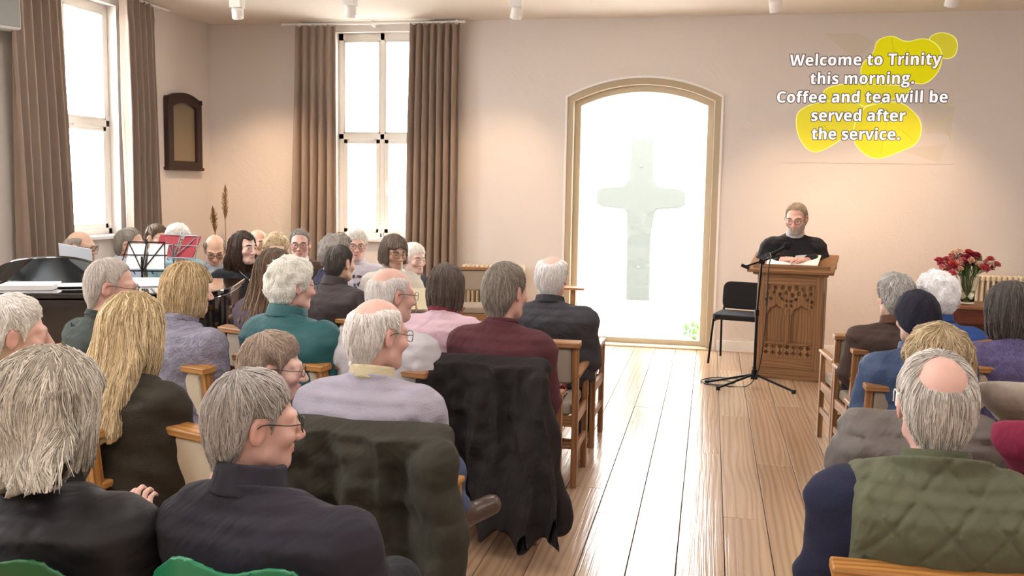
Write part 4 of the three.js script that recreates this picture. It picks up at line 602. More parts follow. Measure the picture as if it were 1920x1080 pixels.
// dried pampas grass in the corner
{
  const t = thing('pampas_grass', 'dried brown pampas plumes rising in the corner of the room', 'dried grass', [-5.08, 0, -9.42]), m = M(0x9a7a50, { roughness: 1 });
  mesh('pot', new THREE.LatheGeometry([[0, 0], [0.09, 0], [0.12, 0.1], [0.13, 0.3], [0.08, 0.5], [0.07, 0.55], [0.06, 0.55], [0.07, 0.48], [0, 0.45]].map((p) => new THREE.Vector2(...p)), 24), M(0x6b5442), t);
  for (const [x, y, lean, len] of [[0.03, 1.55, 0.06, 0.34], [-0.12, 1.32, -0.1, 0.26]]) {
    mesh('stem', tube([[0, 0.45, 0], [lean * 0.3, 0.8, 0], [x * 0.8, y - len, 0.02]], 0.004, 12, 5), m, t);
    const pl = []; for (let k = 0; k < 220; k++) { const f = rnd(), a = rr(0, 6.28), r = 0.05 * Math.sin(Math.PI * clamp(f * 0.9 + 0.08, 0, 1)) * rr(0.4, 1), y0 = y - len + f * len; pl.push(bar([x * (0.8 + 0.2 * f), y0 - 0.03, 0.02], [x * (0.8 + 0.2 * f) + Math.cos(a) * r, y0 + 0.03, 0.02 + Math.sin(a) * r], 0.0016, 3)); }
    mesh('plume', merge(pl), m, t).userData.kind = 'stuff';
  }
}
// things on the window sill
{ const t = thing('sill_ornament', 'small white looped ornament on the far-wall window sill', 'ornament', [-3.44, 1.03, BZ + 0.02]); mesh('loop', [at(new THREE.TorusGeometry(0.035, 0.008, 8, 18), 0, 0.13, 0, 0, 0.3), bar([-0.03, 0, 0], [-0.006, 0.11, 0], 0.008), bar([0.03, 0, 0], [0.012, 0.1, 0], 0.008), cyl(0.05, 0.052, 0.012, 0, 0.006, 0, 16)], whitePaint, t); }
tag(mesh('sill_book', [box(0.2, 0.035, 0.13, -3.2, 1.05, BZ + 0.0, 0.005)], M(0xf0eee8)), 'flat white box lying on the far-wall window sill', 'box');

// digital grand piano in front of the musicians
{
  const t = thing('grand_piano', 'glossy black small grand piano with papers on its lid', 'piano', [-3.62, 0, -5.32], 0.34), w = 1.42, d = 0.9;
  const out = (g) => { const s = new THREE.Shape(), a = w / 2 + g, n = d / 2 + g; s.moveTo(-a, -n); s.lineTo(a, -n); s.lineTo(a, n - 0.5); s.bezierCurveTo(a, n - 0.14, a - 0.1, n, a - 0.42, n); s.lineTo(-a + 0.14, n); s.quadraticCurveTo(-a, n, -a, n - 0.14); s.closePath(); return s; };
  const flat = (s, h, y, bev) => at(new THREE.ExtrudeGeometry(s, { depth: h, bevelEnabled: true, bevelSize: bev, bevelThickness: bev, bevelSegments: 2, curveSegments: 20 }), 0, y, 0, Math.PI / 2);
  mesh('case', flat(out(-0.01), 0.3, 0.905, 0.008), blackGloss, t);
  mesh('lid', flat(out(0.012), 0.018, 0.945, 0.006), blackGloss, t);
  mesh('key_bed', [box(w - 0.02, 0.1, 0.22, 0, 0.7, -d / 2 - 0.1, 0.01)], blackGloss, t);
  const wk = []; for (let k = 0; k < 52; k++) wk.push(box(0.022, 0.015, 0.15, -0.6 + k * 0.0235, 0.765, -d / 2 - 0.09, 0.002)); mesh('white_keys', merge(wk), whitePaint, t).userData.kind = 'stuff';
  for (const [x, z] of [[-0.58, -0.3], [0.58, -0.3], [0.0, 0.3]]) mesh('leg', [cyl(0.055, 0.035, 0.55, x, 0.33, z, 16), cyl(0.04, 0.045, 0.05, x, 0.03, z, 16)], blackGloss, t);
  mesh('pedal_lyre', [box(0.2, 0.04, 0.1, 0, 0.05, -0.25), box(0.03, 0.55, 0.03, -0.06, 0.33, -0.25), box(0.03, 0.55, 0.03, 0.06, 0.33, -0.25)], blackGloss, t);
  const desk = new THREE.Shape(); desk.moveTo(-0.36, 0); desk.lineTo(0.33, 0); desk.lineTo(0.36, 0.15); desk.quadraticCurveTo(0.2, 0.2, -0.02, 0.17); desk.quadraticCurveTo(-0.24, 0.16, -0.36, 0.07); desk.closePath();
  mesh('music_desk', at(new THREE.ExtrudeGeometry(desk, { depth: 0.018, bevelEnabled: true, bevelSize: 0.004, bevelThickness: 0.004, bevelSegments: 1 }), -0.45, 0.95, -0.2, 0.35, -0.34), blackGloss, t);
}
const P2 = (x, y, z) => { const c = Math.cos(0.34), s = Math.sin(0.34); return [-3.62 + x * c + z * s, y, -5.32 - x * s + z * c]; };
function sheets(name, label, cat, list, m) { const o = mesh(name, list.map(([x, z, w, d, h, a, y]) => { const p = P2(x, 0.952 + (y || 0) + h / 2, z); return box(w, h, d, p[0], p[1], p[2], 0.002, 0, 0.34 + a); }), m || paper); return tag(o, label, cat); }
sheets('ring_binder', 'thick white folder lying on the piano lid at the window end', 'folder', [[-0.42, 0.22, 0.3, 0.24, 0.03, 0.1]]);
sheets('paper_sheet', 'loose white music sheets spread beside the white folder', 'papers', [[-0.62, 0.16, 0.3, 0.21, 0.004, -0.1], [-0.3, 0.1, 0.3, 0.21, 0.004, 0.2, 0.006]]);
sheets('music_book', 'white music books lying at the back of the piano lid', 'books', [[0.22, -0.15, 0.32, 0.22, 0.012, 0.3], [0.3, 0.0, 0.3, 0.2, 0.008, 0.15], [0.1, -0.28, 0.25, 0.2, 0.01, 0.0]]);
sheets('red_music_book', 'flat red-brown music book near the rounded piano end', 'book', [[0.42, 0.05, 0.24, 0.17, 0.014, 0.1]], M(0x74504c));
tag(mesh('sheet_music', [box(0.22, 0.3, 0.004, -4.17, 1.03, -5.72, 0.001, 0.5, 0.15, -0.2)], M(0xe6ecf4)), 'white music sheet propped up in front of the bald pianist', 'sheet music');

// folding wire music stands
function musicStand(label, x, y, z, turn, parts) {
  const t = thing('music_stand', label, 'music stand', [x, 0, z], turn);
  mesh('pole', [bar([0, 0.3, 0], [0, y + 0.1, 0], 0.007)], parts.metal, t);
  for (const a of [0.4, 2.5, 4.6]) mesh('leg', [bar([0, 0.42, 0], [Math.sin(a) * 0.26, 0.01, Math.cos(a) * 0.26], 0.006)], parts.metal, t);
  const g = new THREE.Group(); g.name = 'desk'; g.position.set(0, y, 0); g.rotation.x = parts.tilt; t.add(g);
  const w = parts.w, h = parts.h; mesh('desk_frame', [bar([-w, 0, 0], [w, 0, 0], 0.005), bar([-w, h * 0.55, 0], [w, h * 0.55, 0], 0.004), bar([-w * 0.8, h, 0], [w * 0.8, h, 0], 0.005), bar([-w, 0, 0], [-w * 0.8, h, 0], 0.004), bar([w, 0, 0], [w * 0.8, h, 0], 0.004), bar([0, -0.02, 0], [0, h + 0.02, 0], 0.006), bar([0, 0, 0], [-w * 0.8, h, 0], 0.004), bar([0, 0, 0], [w * 0.8, h, 0], 0.004), bar([-w * 0.4, 0, 0], [-w * 0.4, 0, -0.05], 0.004), bar([w * 0.4, 0, 0], [w * 0.4, 0, -0.05], 0.004)], parts.metal, g);
  return t;
}
musicStand('black wire music stand holding white sheets behind the piano', -3.83, 0.98, -5.95, 0.25, { metal: blackMetal, tilt: -0.5, w: 0.155, h: 0.22 });
tag(mesh('music_pages', [box(0.125, 0.19, 0.004, -3.9, 1.075, -5.995, 0.001, -0.5, 0.25), box(0.125, 0.19, 0.004, -3.76, 1.075, -6.03, 0.001, -0.5, 0.25)], paper), 'pair of white music pages on the black wire stand', 'sheet music');
musicStand('silver wire music stand holding a red folder before the white-haired woman', -3.8, 1.05, -6.3, -0.15, { metal: M(0x8d8f95, { roughness: 0.3, metalness: 0.9 }), tilt: -0.5, w: 0.19, h: 0.18 });
tag(mesh('red_folder', [box(0.17, 0.18, 0.008, -3.88, 1.125, -6.36, 0.002, -0.5, 0.0), box(0.16, 0.18, 0.008, -3.7, 1.125, -6.34, 0.002, -0.5, -0.3)], M(0x9c2f3a, { roughness: 0.6 })), 'open red choir folder on the silver music stand', 'folder');

// projected welcome slide on the far wall, its light painted into a glowing panel
{
  const W = 2048, H = 1536, c = document.createElement('canvas'); c.width = W; c.height = H; const x = c.getContext('2d');
  const e = document.createElement('canvas'); e.width = W; e.height = H; const y = e.getContext('2d');
  const wall = '#e2dad4'; x.fillStyle = wall; x.fillRect(0, 0, W, H); y.fillStyle = '#000'; y.fillRect(0, 0, W, H);
  const blob = (pts, f, s) => { for (const [k, fs, ss] of [[x, f, s], [y, '#555300', '#7a7a40']]) { k.beginPath(); pts.forEach((p, i) => { const q = pts[(i + 1) % pts.length], m = [(p[0] + q[0]) / 2 * W, (p[1] + q[1]) / 2 * H]; i ? k.quadraticCurveTo(p[0] * W, p[1] * H, m[0], m[1]) : k.moveTo(...m); }); const p = pts[0], q = pts[1]; k.quadraticCurveTo(p[0] * W, p[1] * H, (p[0] + q[0]) / 2 * W, (p[1] + q[1]) / 2 * H); k.fillStyle = fs; k.fill(); k.lineWidth = 10; k.strokeStyle = ss; k.stroke(); } };
  const X = (v) => (v - 1455) / 340, Yy = (v) => (v - 62) / 245;
  const petals = [
    [[1765, 62], [1790, 75], [1788, 110], [1760, 112], [1735, 80], [1742, 66]], [[1640, 75], [1670, 66], [1695, 82], [1730, 70], [1762, 92], [1763, 130], [1735, 162], [1700, 150], [1640, 168], [1612, 140], [1618, 115], [1638, 100]],
    [[1545, 165], [1590, 155], [1640, 158], [1712, 160], [1705, 178], [1640, 196], [1580, 210], [1545, 190]], [[1500, 205], [1540, 190], [1600, 185], [1650, 215], [1652, 245], [1600, 250], [1560, 280], [1530, 290], [1505, 265], [1495, 230]],
    [[1640, 195], [1690, 188], [1725, 215], [1735, 240], [1728, 270], [1695, 285], [1650, 303], [1610, 275], [1605, 240], [1620, 205]]];
  x.globalAlpha = 0.22; for (const q of [[[1540, 60], [1600, 58], [1640, 80], [1600, 110]], [[1730, 190], [1790, 200], [1788, 250], [1740, 250]], [[1690, 280], [1780, 270], [1770, 305]]]) { x.beginPath(); q.forEach((p, i) => i ? x.lineTo(X(p[0]) * W, Yy(p[1]) * H) : x.moveTo(X(p[0]) * W, Yy(p[1]) * H)); x.closePath(); x.fillStyle = '#c9c09a'; x.fill(); } x.globalAlpha = 1;
  petals.forEach((p, i) => blob(p.map((q) => [X(q[0]), Yy(q[1])]), ['#d8d44a', '#e8e60c', '#e6df3c', '#e8dd4a', '#e6dc3e'][i], '#f0ee9a'));
  x.strokeStyle = '#cdc535'; x.lineWidth = 7; for (const [a, b] of [[[1668, 72], [1676, 100]], [[1700, 90], [1690, 130]], [[1550, 235], [1575, 260]], [[1670, 215], [1660, 290]], [[1690, 240], [1720, 262]]]) { x.beginPath(); x.moveTo(X(a[0]) * W, Yy(a[1]) * H); x.lineTo(X(b[0]) * W, Yy(b[1]) * H); x.stroke(); }
  x.strokeStyle = '#dede8a'; x.lineWidth = 9; for (const [a, b] of [[[1733, 243], [1790, 219]], [[1790, 188], [1770, 200]], [[1780, 245], [1788, 262]]]) { x.beginPath(); x.moveTo(X(a[0]) * W, Yy(a[1]) * H); x.lineTo(X(b[0]) * W, Yy(b[1]) * H); x.stroke(); }
  const lines = [['Welcome to Trinity', 1479, 1762, 122], ['this morning.', 1519, 1716, 157], ['Coffee and tea will be', 1456, 1779, 192], ['served after', 1524, 1703, 227], ['the service.', 1527, 1696, 262]];
  for (const [txt, a, b, base] of lines) for (const k of [x, y]) { k.font = 'bold 182px sans-serif'; k.textAlign = 'left'; k.textBaseline = 'alphabetic'; const w = k.measureText(txt).width, s = (b - a) / 340 * W / w; k.save(); k.translate(X(a) * W, Yy(base) * H); k.scale(s, 1.02); k.lineJoin = 'round'; k.lineWidth = 20; k.strokeStyle = k === x ? '#77736a' : '#000'; k.strokeText(txt, 0, 0); k.fillStyle = k === x ? '#f4f2f4' : '#88888e'; k.fillText(txt, 0, 0); k.restore(); }
  const map = new THREE.CanvasTexture(c), em = new THREE.CanvasTexture(e); map.colorSpace = em.colorSpace = THREE.SRGBColorSpace;
  const g = new THREE.BoxGeometry(1.64, 1.22, 0.003); tag(mesh("painted_slide_projection", at(g, 1.39, 2.495, BZ + 0.003), new THREE.MeshStandardMaterial({ map, emissiveMap: em, emissive: 0xffffff, emissiveIntensity: 1, roughness: 0.9 })), 'projected welcome slide with white lettering over yellow flowers on the far wall', 'projection');
}
// ---------------------------------------------------------------- the people, each on a chair
function seated(o) {
  const r = person(o), b = (o.face ?? 0) * R, d = o.back ?? 0.05;
  if (o.chair) chair(o.chair, r.position.x - Math.sin(b) * d + (o.chairDx ?? 0), r.position.z + Math.cos(b) * d, -b, o.kind || 'oak', o.hiddenChair ? 'chairs under the seated musicians' : 'upholstered oak armchairs', o.chairScale ?? 1);
  return r;
}
const G = { white: '#dcdad6', silver: '#b9b5ae', grey: '#8f8983', dark: '#4b423b', brown: '#4a3324', blonde: '#c9a877', ash: '#b59c78' };
const hid = 'oak armchair mostly hidden beneath the ';
// --- musicians along the side window
seated({ label: 'bald man with glasses in profile, seated at the piano before the side window', at: [-4.55, 1.1, -6.3], face: 90, turn: 82, skin: 'tan', hair: { style: 'bald', color: '#8d8378', bald: 0.085, back: 0.05 }, glasses: 1, top: { name: 'shirt', color: 0xc9c2a4, collar: { color: 0xd8d2b4 } }, chair: hid + 'bald pianist', hiddenChair: 1, pitch: 2 });
seated({ label: 'grey-haired man with glasses in profile behind the black wire music stand', at: [-4.34, 1.11, -6.6], face: 80, turn: 75, skin: 'tan', hair: { style: 'short', color: '#7d776f', line: 'recede' }, glasses: 1, top: { name: 'shirt', color: 0xa9b7cf, collar: { color: 0xc5cfe0 } }, chair: hid + 'man in profile behind the wire stand', hiddenChair: 1, pitch: 3 });
seated({ label: 'brown-haired man half hidden beside the curtain in a dark grey top', at: [-4.83, 1.09, -7.75], face: 110, skin: 'tan', hair: { style: 'short', color: '#5d4a3a' }, top: { color: 0x4c4a45 }, chair: hid + 'man by the curtain', hiddenChair: 1 });
seated({ label: 'white-haired woman in a pale blue top behind the red folder', f: 1, at: [-4.36, 1.1, -7.3], face: 140, turn: 150, skin: 'pale', hair: { style: 'fluffy', color: '#e4e2de', t: 0.034, bump: 0.008, messy: 0.7, line: 'fluffy' }, brow: '#777', top: { color: 0x8fb2bd, neck: 0.02 }, chair: hid + 'white-haired woman behind the red folder', hiddenChair: 1,
  extra: (root, k) => { for (let i = 0; i < 4; i++) mesh('dark_stripe', tube([[0.13 + i * 0.0, k.SH - 0.02 - i * 0.035, -0.1 + i * 0.0], [0.07, k.SH - 0.06 - i * 0.035, -0.16], [0.0, k.SH - 0.075 - i * 0.035, -0.175]], 0.006, 10, 5), cloth(0x35464e), root); } });
seated({ label: 'bald man looking down through glasses, dark waistcoat over a grey shirt', at: [-3.94, 1.05, -7.15], face: 150, turn: 150, pitch: 26, skin: 'warm', hair: { style: 'bald', color: '#8d8378', bald: 0.09, back: 0.06 }, brow: '#6a5a4a', glasses: 1, top: { name: 'shirt', color: 0x5f6577, vest2: 1, shirt: 0xaab0bb, collar: { color: 0x9aa0ac } }, chair: hid + 'bald man looking down', hiddenChair: 1,
  extra: (root, k) => 0 });
seated({ label: 'young woman with long dark wavy hair, black dress and pendant necklace', f: 1, near: 1, at: [-3.35, 1.12, -6.5], face: 125, turn: 112, pitch: 0, headScale: 0.98, skin: 'pale', hair: { style: 'long', color: '#2f2119', color2: '#4a3527', fall: 0.24, back: 0.03, wide: 0.105, wave: 0.8, len: 0.1, fringe: 0.07, front: -0.05 }, brow: '#2a1c14', top: { name: 'dress', color: 0x23242a, necklace: 1, neck: 0.03 }, bottom: { name: 'skirt', color: 0x23242a }, chair: hid + 'young woman with the necklace', hiddenChair: 1 });
seated({ label: 'smiling bald man lit orange in the back corner behind the young woman', at: [-4.08, 1.05, -8.2], face: 140, turn: 120, skin: 'warm', hair: { style: 'bald', color: '#7d6a55', bald: 0.1, back: 0.08 }, brow: '#5a4433', top: { color: 0x7c2f2b, collar: { color: 0x7c2f2b } }, chair: hid + 'smiling bald man', hiddenChair: 1 });
seated({ label: 'woman with short ash-blonde wavy hair between the bald man and the suited man', f: 1, at: [-3.38, 1.07, -7.1], face: 150, skin: 'pale', hair: { style: 'fluffy', color: '#b8a27f', color2: '#d9ccb2', t: 0.026, bump: 0.008, messy: 0.6 }, top: { color: 0x8a6f63 }, chair: hid + 'ash-blonde woman', hiddenChair: 1 });
seated({ label: 'older man in a brown suit jacket, white shirt and dark tie with glasses', near: 1, at: [-3.58, 1.06, -8.0], face: 155, turn: 160, skin: 'pink', headScale: 1.08, hair: { style: 'short', color: '#8d8880', line: 'recede', t: 0.01 }, brow: '#6d655c', glasses: 1, top: { name: 'suit_jacket', color: 0x4a372e, shirt: 0xeeeae6, tie: 0x1c2740, collar: { color: 0xeeeae6 } }, chair: hid + 'suited man with the tie', hiddenChair: 1 });
seated({ label: 'person with tousled grey hair and navy jumper behind the dark-jacketed man', at: [-2.58, 1.11, -6.4], face: 60, turn: 65, skin: 'pale', hair: { style: 'fluffy', color: '#7c7670', color2: '#a9a39b', t: 0.028, bump: 0.01, messy: 0.8 }, top: { color: 0x2a2c45, mat: 'knit' }, chair: hid + 'person in the navy jumper', hiddenChair: 1 });
seated({ label: 'white-haired woman with glasses in a pale patterned blouse under the window', f: 1, near: 1, at: [-3.09, 1.06, -8.1], face: 160, turn: 155, skin: 'pink', headScale: 1.08, hair: { style: 'short', color: '#d9d6d0', t: 0.024, bump: 0.005, messy: 0.4 }, brow: '#8f877c', glasses: 1, top: { name: 'blouse', color: 0xcfcbd6, collar: { color: 0xd9d5df } }, chair: hid + 'woman in the patterned blouse', hiddenChair: 1,
  extra: (root, k) => { const g = at(new THREE.SphereGeometry(0.011, 6, 5), 0, 0, 0); g.scale(1.3, 1, 0.5); for (let i = 0; i < 36; i++) { const a = rr(-1.5, 1.5), y = rr(0.62, k.SH - 0.01), o = mesh('printed_spot', g, cloth(i % 2 ? 0x5b6a8c : 0x8a6a78), root); o.position.set(Math.sin(a) * 0.2, y, -Math.cos(a) * 0.135 + 0.0); o.rotation.set(0, -a, rr(0, 3), 'YXZ'); } } });
seated({ label: 'woman with a grey-brown bob in a cream jumper with a zigzag stripe', f: 1, near: 1, at: [-2.26, 1.11, -6.7], face: 140, turn: 135, pitch: 10, skin: 'tan', hair: { style: 'bob', color: '#5a4c42', color2: '#8d8279', t: 0.018, len: 0.085, fringe: 0.045 }, brow: '#5a4c42', glasses: 'gold', top: { color: 0xe3ddd2, mat: 'knit', zig: 0x8d6f42, collar: { h: 0.02, r: 0.075 } }, armL: { e: [-0.24, 0.68, -0.08], w: [-0.09, 0.74, -0.3] }, armR: { e: [0.24, 0.68, -0.08], w: [0.1, 0.74, -0.3], h: { dir: [-0.4, 0.2, -0.9] } }, chair: hid + 'woman in the cream zigzag jumper', hiddenChair: 1 });
seated({ label: 'small white-haired woman in a dark coat with a pale ruffled collar near the curtain', f: 1, at: [-2.36, 1.0, -7.5], face: 125, turn: 125, skin: 'pale', hair: { style: 'short', color: '#e2dfd8', t: 0.02, bump: 0.004 }, brow: '#8f877c', top: { name: 'coat', color: 0x24262c, collar: { color: 0xd8d6d8, h: 0.03, t: 0.014 } }, chair: hid + 'small white-haired woman', hiddenChair: 1 });
// --- left block, from the front row back
seated({ label: 'dark-haired man seen from behind in a plain grey-brown jacket', near: 1, at: [-2.24, 1.11, -5.6], face: 20, turn: 22, skin: 'tan', headScale: 0.94, hair: { style: 'short', color: '#4b4541', t: 0.006 }, top: { name: 'jacket', color: 0x413a3a, collar: { r: 0.08 } }, build: 1.05, chair: 'oak armchair under the dark-haired man in the grey-brown jacket', kind: 'light' });
seated({ label: 'grey-haired balding man in a dark grey suit jacket by the aisle, front row', near: 1, at: [-0.89, 1.08, -5.5], face: 4, turn: 8, headScale: 1.05, skin: 'pink', hair: { style: 'bald', color: '#d5d3d2', bald: 0.06, back: 0.065, t: 0.014 }, top: { name: 'jacket', color: 0x3a3a40, collar: { r: 0.085, h: 0.022 }, th: 0.018 }, build: 1.14, bottom: { color: 0x2c2d33 } });
seated({ label: 'woman with a dark bob and pale pink top seen from behind', f: 1, near: 1, at: [-1.4, 1.05, -5.05], face: 12, turn: 10, skin: 'pale', hair: { style: 'bob', color: '#4b4039', color2: '#6a5d54', t: 0.016, len: 0.12, front: -0.06 }, top: { color: 0xd6b7c4, collar: { color: 0x7c2a35, h: 0.012 } }, build: 1.08, chair: 'oak armchair under the woman in the pale pink top' });
seated({ label: 'woman with long straight brown hair and plum cardigan behind the white curls', f: 1, near: 1, at: [-2.36, 1.11, -4.95], face: 20, turn: 20, skin: 'pale', hair: { style: 'long', color: '#4a3a2c', color2: '#806448', fall: 0.27, wide: 0.1, back: 0.085, wave: 0.1, len: 0.12, front: -0.06 }, top: { name: 'cardigan', color: 0x4b3d48, mat: 'knit' }, chair: 'oak armchair under the long-haired woman in the plum cardigan' });
seated({ label: 'woman with white curly hair in a teal jacket seen from behind', f: 1, near: 2, dx: -0.06, at: [-1.92, 1.12, -4.2], face: 18, turn: 34, eyes: 1, skin: 'pink', headScale: 1.02, hair: { style: 'fluffy', color: '#d8d6cf', color2: '#efeee8', t: 0.022, bump: 0.012, messy: 0.95, step: 0.009, r: 0.0018, fluff: 0.4 }, glasses: 1, top: { name: 'jacket', color: 0x1f5a5e, mat: 'shell', collar: { r: 0.09, h: 0.03, t: 0.012 }, th: 0.025, fold: 0.008 }, build: 1.18, chair: 'oak armchair under the woman in the teal jacket', kind: 'light',
  extra: (root, k) => mesh('yoke_seam', tube([[-0.2, k.SH - 0.055, 0.09], [-0.1, k.SH - 0.065, 0.165], [0, k.SH - 0.068, 0.18], [0.1, k.SH - 0.065, 0.165], [0.2, k.SH - 0.055, 0.09]], 0.004, 20, 5), cloth(0x184a4e), root) });
seated({ label: 'bald pink-headed man with glasses turned right in a pale grey shirt', near: 2, eyes: 1, at: [-1.41, 1.1, -4.15], face: 12, turn: 42, skin: 'pink', headScale: 1.04, hair: { style: 'bald', color: '#d3cfcd', bald: 0.078, back: 0.06, t: 0.01 }, glasses: 1, top: { name: 'shirt', color: 0xbfbcc2, fold: 0.012, th: 0.02 }, build: 1.12, chair: 'oak armchair under the man in the pale grey shirt' });
seated({ label: 'grey-haired man in a maroon jumper by the aisle, black coat behind him', near: 2, at: [-0.9, 1.125, -4.25], face: 5, turn: 24, skin: 'pink', headScale: 1.05, hair: { style: 'short', color: '#6f675f', color2: '#938b82', t: 0.014, messy: 0.15, fluff: 0.15 }, top: { color: 0x552b33, collar: { h: 0.008, r: 0.074 }, fold: 0.007 }, build: 0.98, chairDx: -0.06, chair: 'oak armchair under the black coat by the aisle' });
seated({ label: 'woman with a blonde bob in a pale lavender-grey jumper', f: 1, near: 2, dx: -0.03, at: [-2.34, 1.1, -4.0], face: 20, turn: 36, skin: 'pink', headScale: 0.98, hair: { style: 'bob', color: '#8f7550', color2: '#d2bf9c', t: 0.022, len: 0.115, front: -0.062, r: 0.0018, vary: 0.3 }, top: { color: 0xa09db0, mat: 'heather', collar: { h: 0.012 } }, build: 1.12, chair: 'light oak armchair with cream back under the blonde bob', kind: 'light' });
seated({ label: 'grey-haired man in a dark green shirt in front of the piano', near: 2, at: [-2.8, 1.09, -4.1], face: 25, turn: 62, pitch: 6, skin: 'pink', headScale: 1.06, hair: { style: 'short', color: '#a9a29c', color2: '#c3bdb8', t: 0.013, line: 'recede', fluff: 0.12 }, glasses: 1, top: { name: 'shirt', color: 0x323a35, collar: { h: 0.012 } }, build: 1.05, chair: 'light oak armchair under the man in dark green', kind: 'light',
  extra: (root, k) => { for (const [x, a] of [[-0.09, 0.5], [-0.06, 0.9]]) mesh('embroidered_leaf', (() => { const g = new THREE.SphereGeometry(1, 8, 6); g.scale(0.008, 0.032, 0.004); g.rotateZ(a); g.translate(x, k.N[1] - 0.05, k.N[2] + 0.098); return g; })(), cloth(0x161c18), root); } });
// --- row behind
seated({ label: 'woman with long straight blonde hair in a dark olive cardigan', f: 1, near: 2, at: [-1.93, 1.085, -2.95], face: 8, turn: 14, skin: 'pale', headScale: 1.04, hair: { style: 'long', color: '#97805a', color2: '#d8c8a8', fall: 0.31, wide: 0.1, back: 0.12, wave: 0.06, len: 0.13, front: -0.06, vary: 0.3, many: 1.5, r: 0.0016 }, top: { name: 'cardigan', color: 0x38332a, mat: 'knit' }, build: 1.15, chairDx: -0.2, back: 0.15, chair: 'light oak armchair under the long blonde hair', kind: 'light' });
seated({ label: 'white-haired person in a light green top at the far-left edge of the row', f: 1, near: 2, at: [-2.37, 1.055, -2.9], face: 20, turn: 44, skin: 'pink', headScale: 1.05, hair: { style: 'short', color: '#c9c5c0', color2: '#e6e3df', t: 0.02, messy: 0.3, bump: 0.004 }, top: { color: 0x86b884 }, chair: 'light oak armchair under the person in the light green top', kind: 'light' });
seated({ label: 'small grey-haired woman with glasses in a magenta coat', f: 1, near: 2, eyes: 1, at: [-1.45, 0.965, -3.02], face: 20, turn: 66, skin: 'pale', headScale: 0.94, hair: { style: 'short', color: '#8a7a6e', color2: '#aa9a8c', t: 0.022, messy: 0.4, bump: 0.005 }, glasses: 1, top: { name: 'coat', color: 0x5c1d4a, mat: 'shell', collar: { h: 0.028, r: 0.085 }, th: 0.02 }, chairDx: -0.06, back: 0.15, chair: 'light oak armchair with cream back in front of the navy-shirted man', kind: 'light' });
seated({ label: 'bald man with glasses in a lavender-grey jumper, olive coat on his chair', near: 2, at: [-1.065, 1.105, -3.0], face: 4, turn: 34, pitch: 6, skin: 'pink', headScale: 1.0, hair: { style: 'bald', color: '#cfcac6', color2: '#e3e0dd', bald: 0.07, back: 0.062, t: 0.011 }, glasses: 1, top: { color: 0xa9a5b4, fold: 0.01, collar: { color: 0xc8bd9c, h: 0.022, r: 0.075 }, th: 0.016, mat: 'knit' }, build: 1.0, bottom: { color: 0x4a5678 }, legR: { Hp: [0.09, 0.555, -0.02], K: [0.12, 0.545, -0.4], A: [0.14, 0.1, -0.42], T: [0.15, 0.035, -0.55] }, legL: { Hp: [-0.09, 0.555, -0.02], K: [-0.02, 0.63, -0.36], A: [0.17, 0.43, -0.38], T: [0.27, 0.415, -0.48], up: 1 }, chairDx: -0.03, chairScale: 0.9, chair: 'light oak armchair under the olive quilted coat', kind: 'light' });
// --- nearest row, green chairs
person({ label: 'grey-haired man with glasses in a dark navy zip-neck top, nearest the camera', near: 2, eyes: 1, at: [-1.01, 1.05, -2.0], face: 6, turn: 48, pitch: 4, dx: -0.085, skin: 'pink', headScale: 0.97, hair: { style: 'short', color: '#807a75', color2: '#b3aeaa', t: 0.014, fluff: 0.12, messy: 0.15, many: 1.6 }, glasses: 1, top: { name: 'fleece_top', color: 0x2b2834, mat: 'plain', collar: { h: 0.035, r: 0.083 }, th: 0.018, fold: 0.008 }, build: 1.04 });
person({ label: 'woman with long wavy grey hair in a black coat, nearest the camera', f: 1, near: 2, at: [-1.5, 1.055, -1.95], face: 5, turn: 16, dx: -0.06, skin: 'pale', headScale: 1.08, hair: { style: 'long', color: '#8b8376', color2: '#cfc9bf', fall: 0.11, wide: 0.165, back: 0.075, wave: 0.9, len: 0.13, t: 0.03, front: -0.06, many: 1.9, messy: 0.16, fluff: 0.2 }, top: { name: 'coat', color: 0x17151a, mat: 'shell', th: 0.022, collar: { h: 0.02, r: 0.09 } }, build: 1.12, armR: { e: [0.17, 0.63, -0.17], w: [-0.075, 0.64, -0.37], h: { dir: [-0.12, 1, -0.15], up: [0.2, -0.2, 1], curl: 1.0 } } });
greenChair('dark green moulded plastic chair under the woman in the black coat', -1.44, -1.74, -0.05, 0x1a5c30);
greenChair('green moulded plastic chair under the man in the navy top', -0.93, -1.82, -0.05, 0x1f7d55);  // lighter green shell: light caught on the rim is put into the colour
// --- right block
seated({ label: 'grey-haired man in a brown jacket seen from behind, right of the lectern', near: 1, at: [1.03, 1.02, -5.7], face: -6, turn: -16, skin: 'tan', headScale: 1.04, hair: { style: 'short', color: '#8d8a86', color2: '#c9c7c4', t: 0.022, bump: 0.006, messy: 0.6 }, top: { name: 'jacket', color: 0x44342e, collar: { r: 0.085, h: 0.025, color: 0x5a3a2c } }, build: 1.12, chairScale: 0.93, chair: 'oak armchair under the man in the brown jacket' });
seated({ label: 'white-haired person in a bright blue top beside the brown jacket', near: 1, at: [1.27, 1.02, -5.8], face: -8, turn: -12, skin: 'pink', headScale: 1.02, hair: { style: 'fluffy', color: '#e3e4e6', color2: '#f0f0f2', t: 0.03, bump: 0.01, messy: 0.9, fluff: 0.5 }, top: { color: 0x2b4f92, collar: { h: 0.02, r: 0.082 } }, build: 1.05, chair: 'oak armchair under the person in bright blue' });
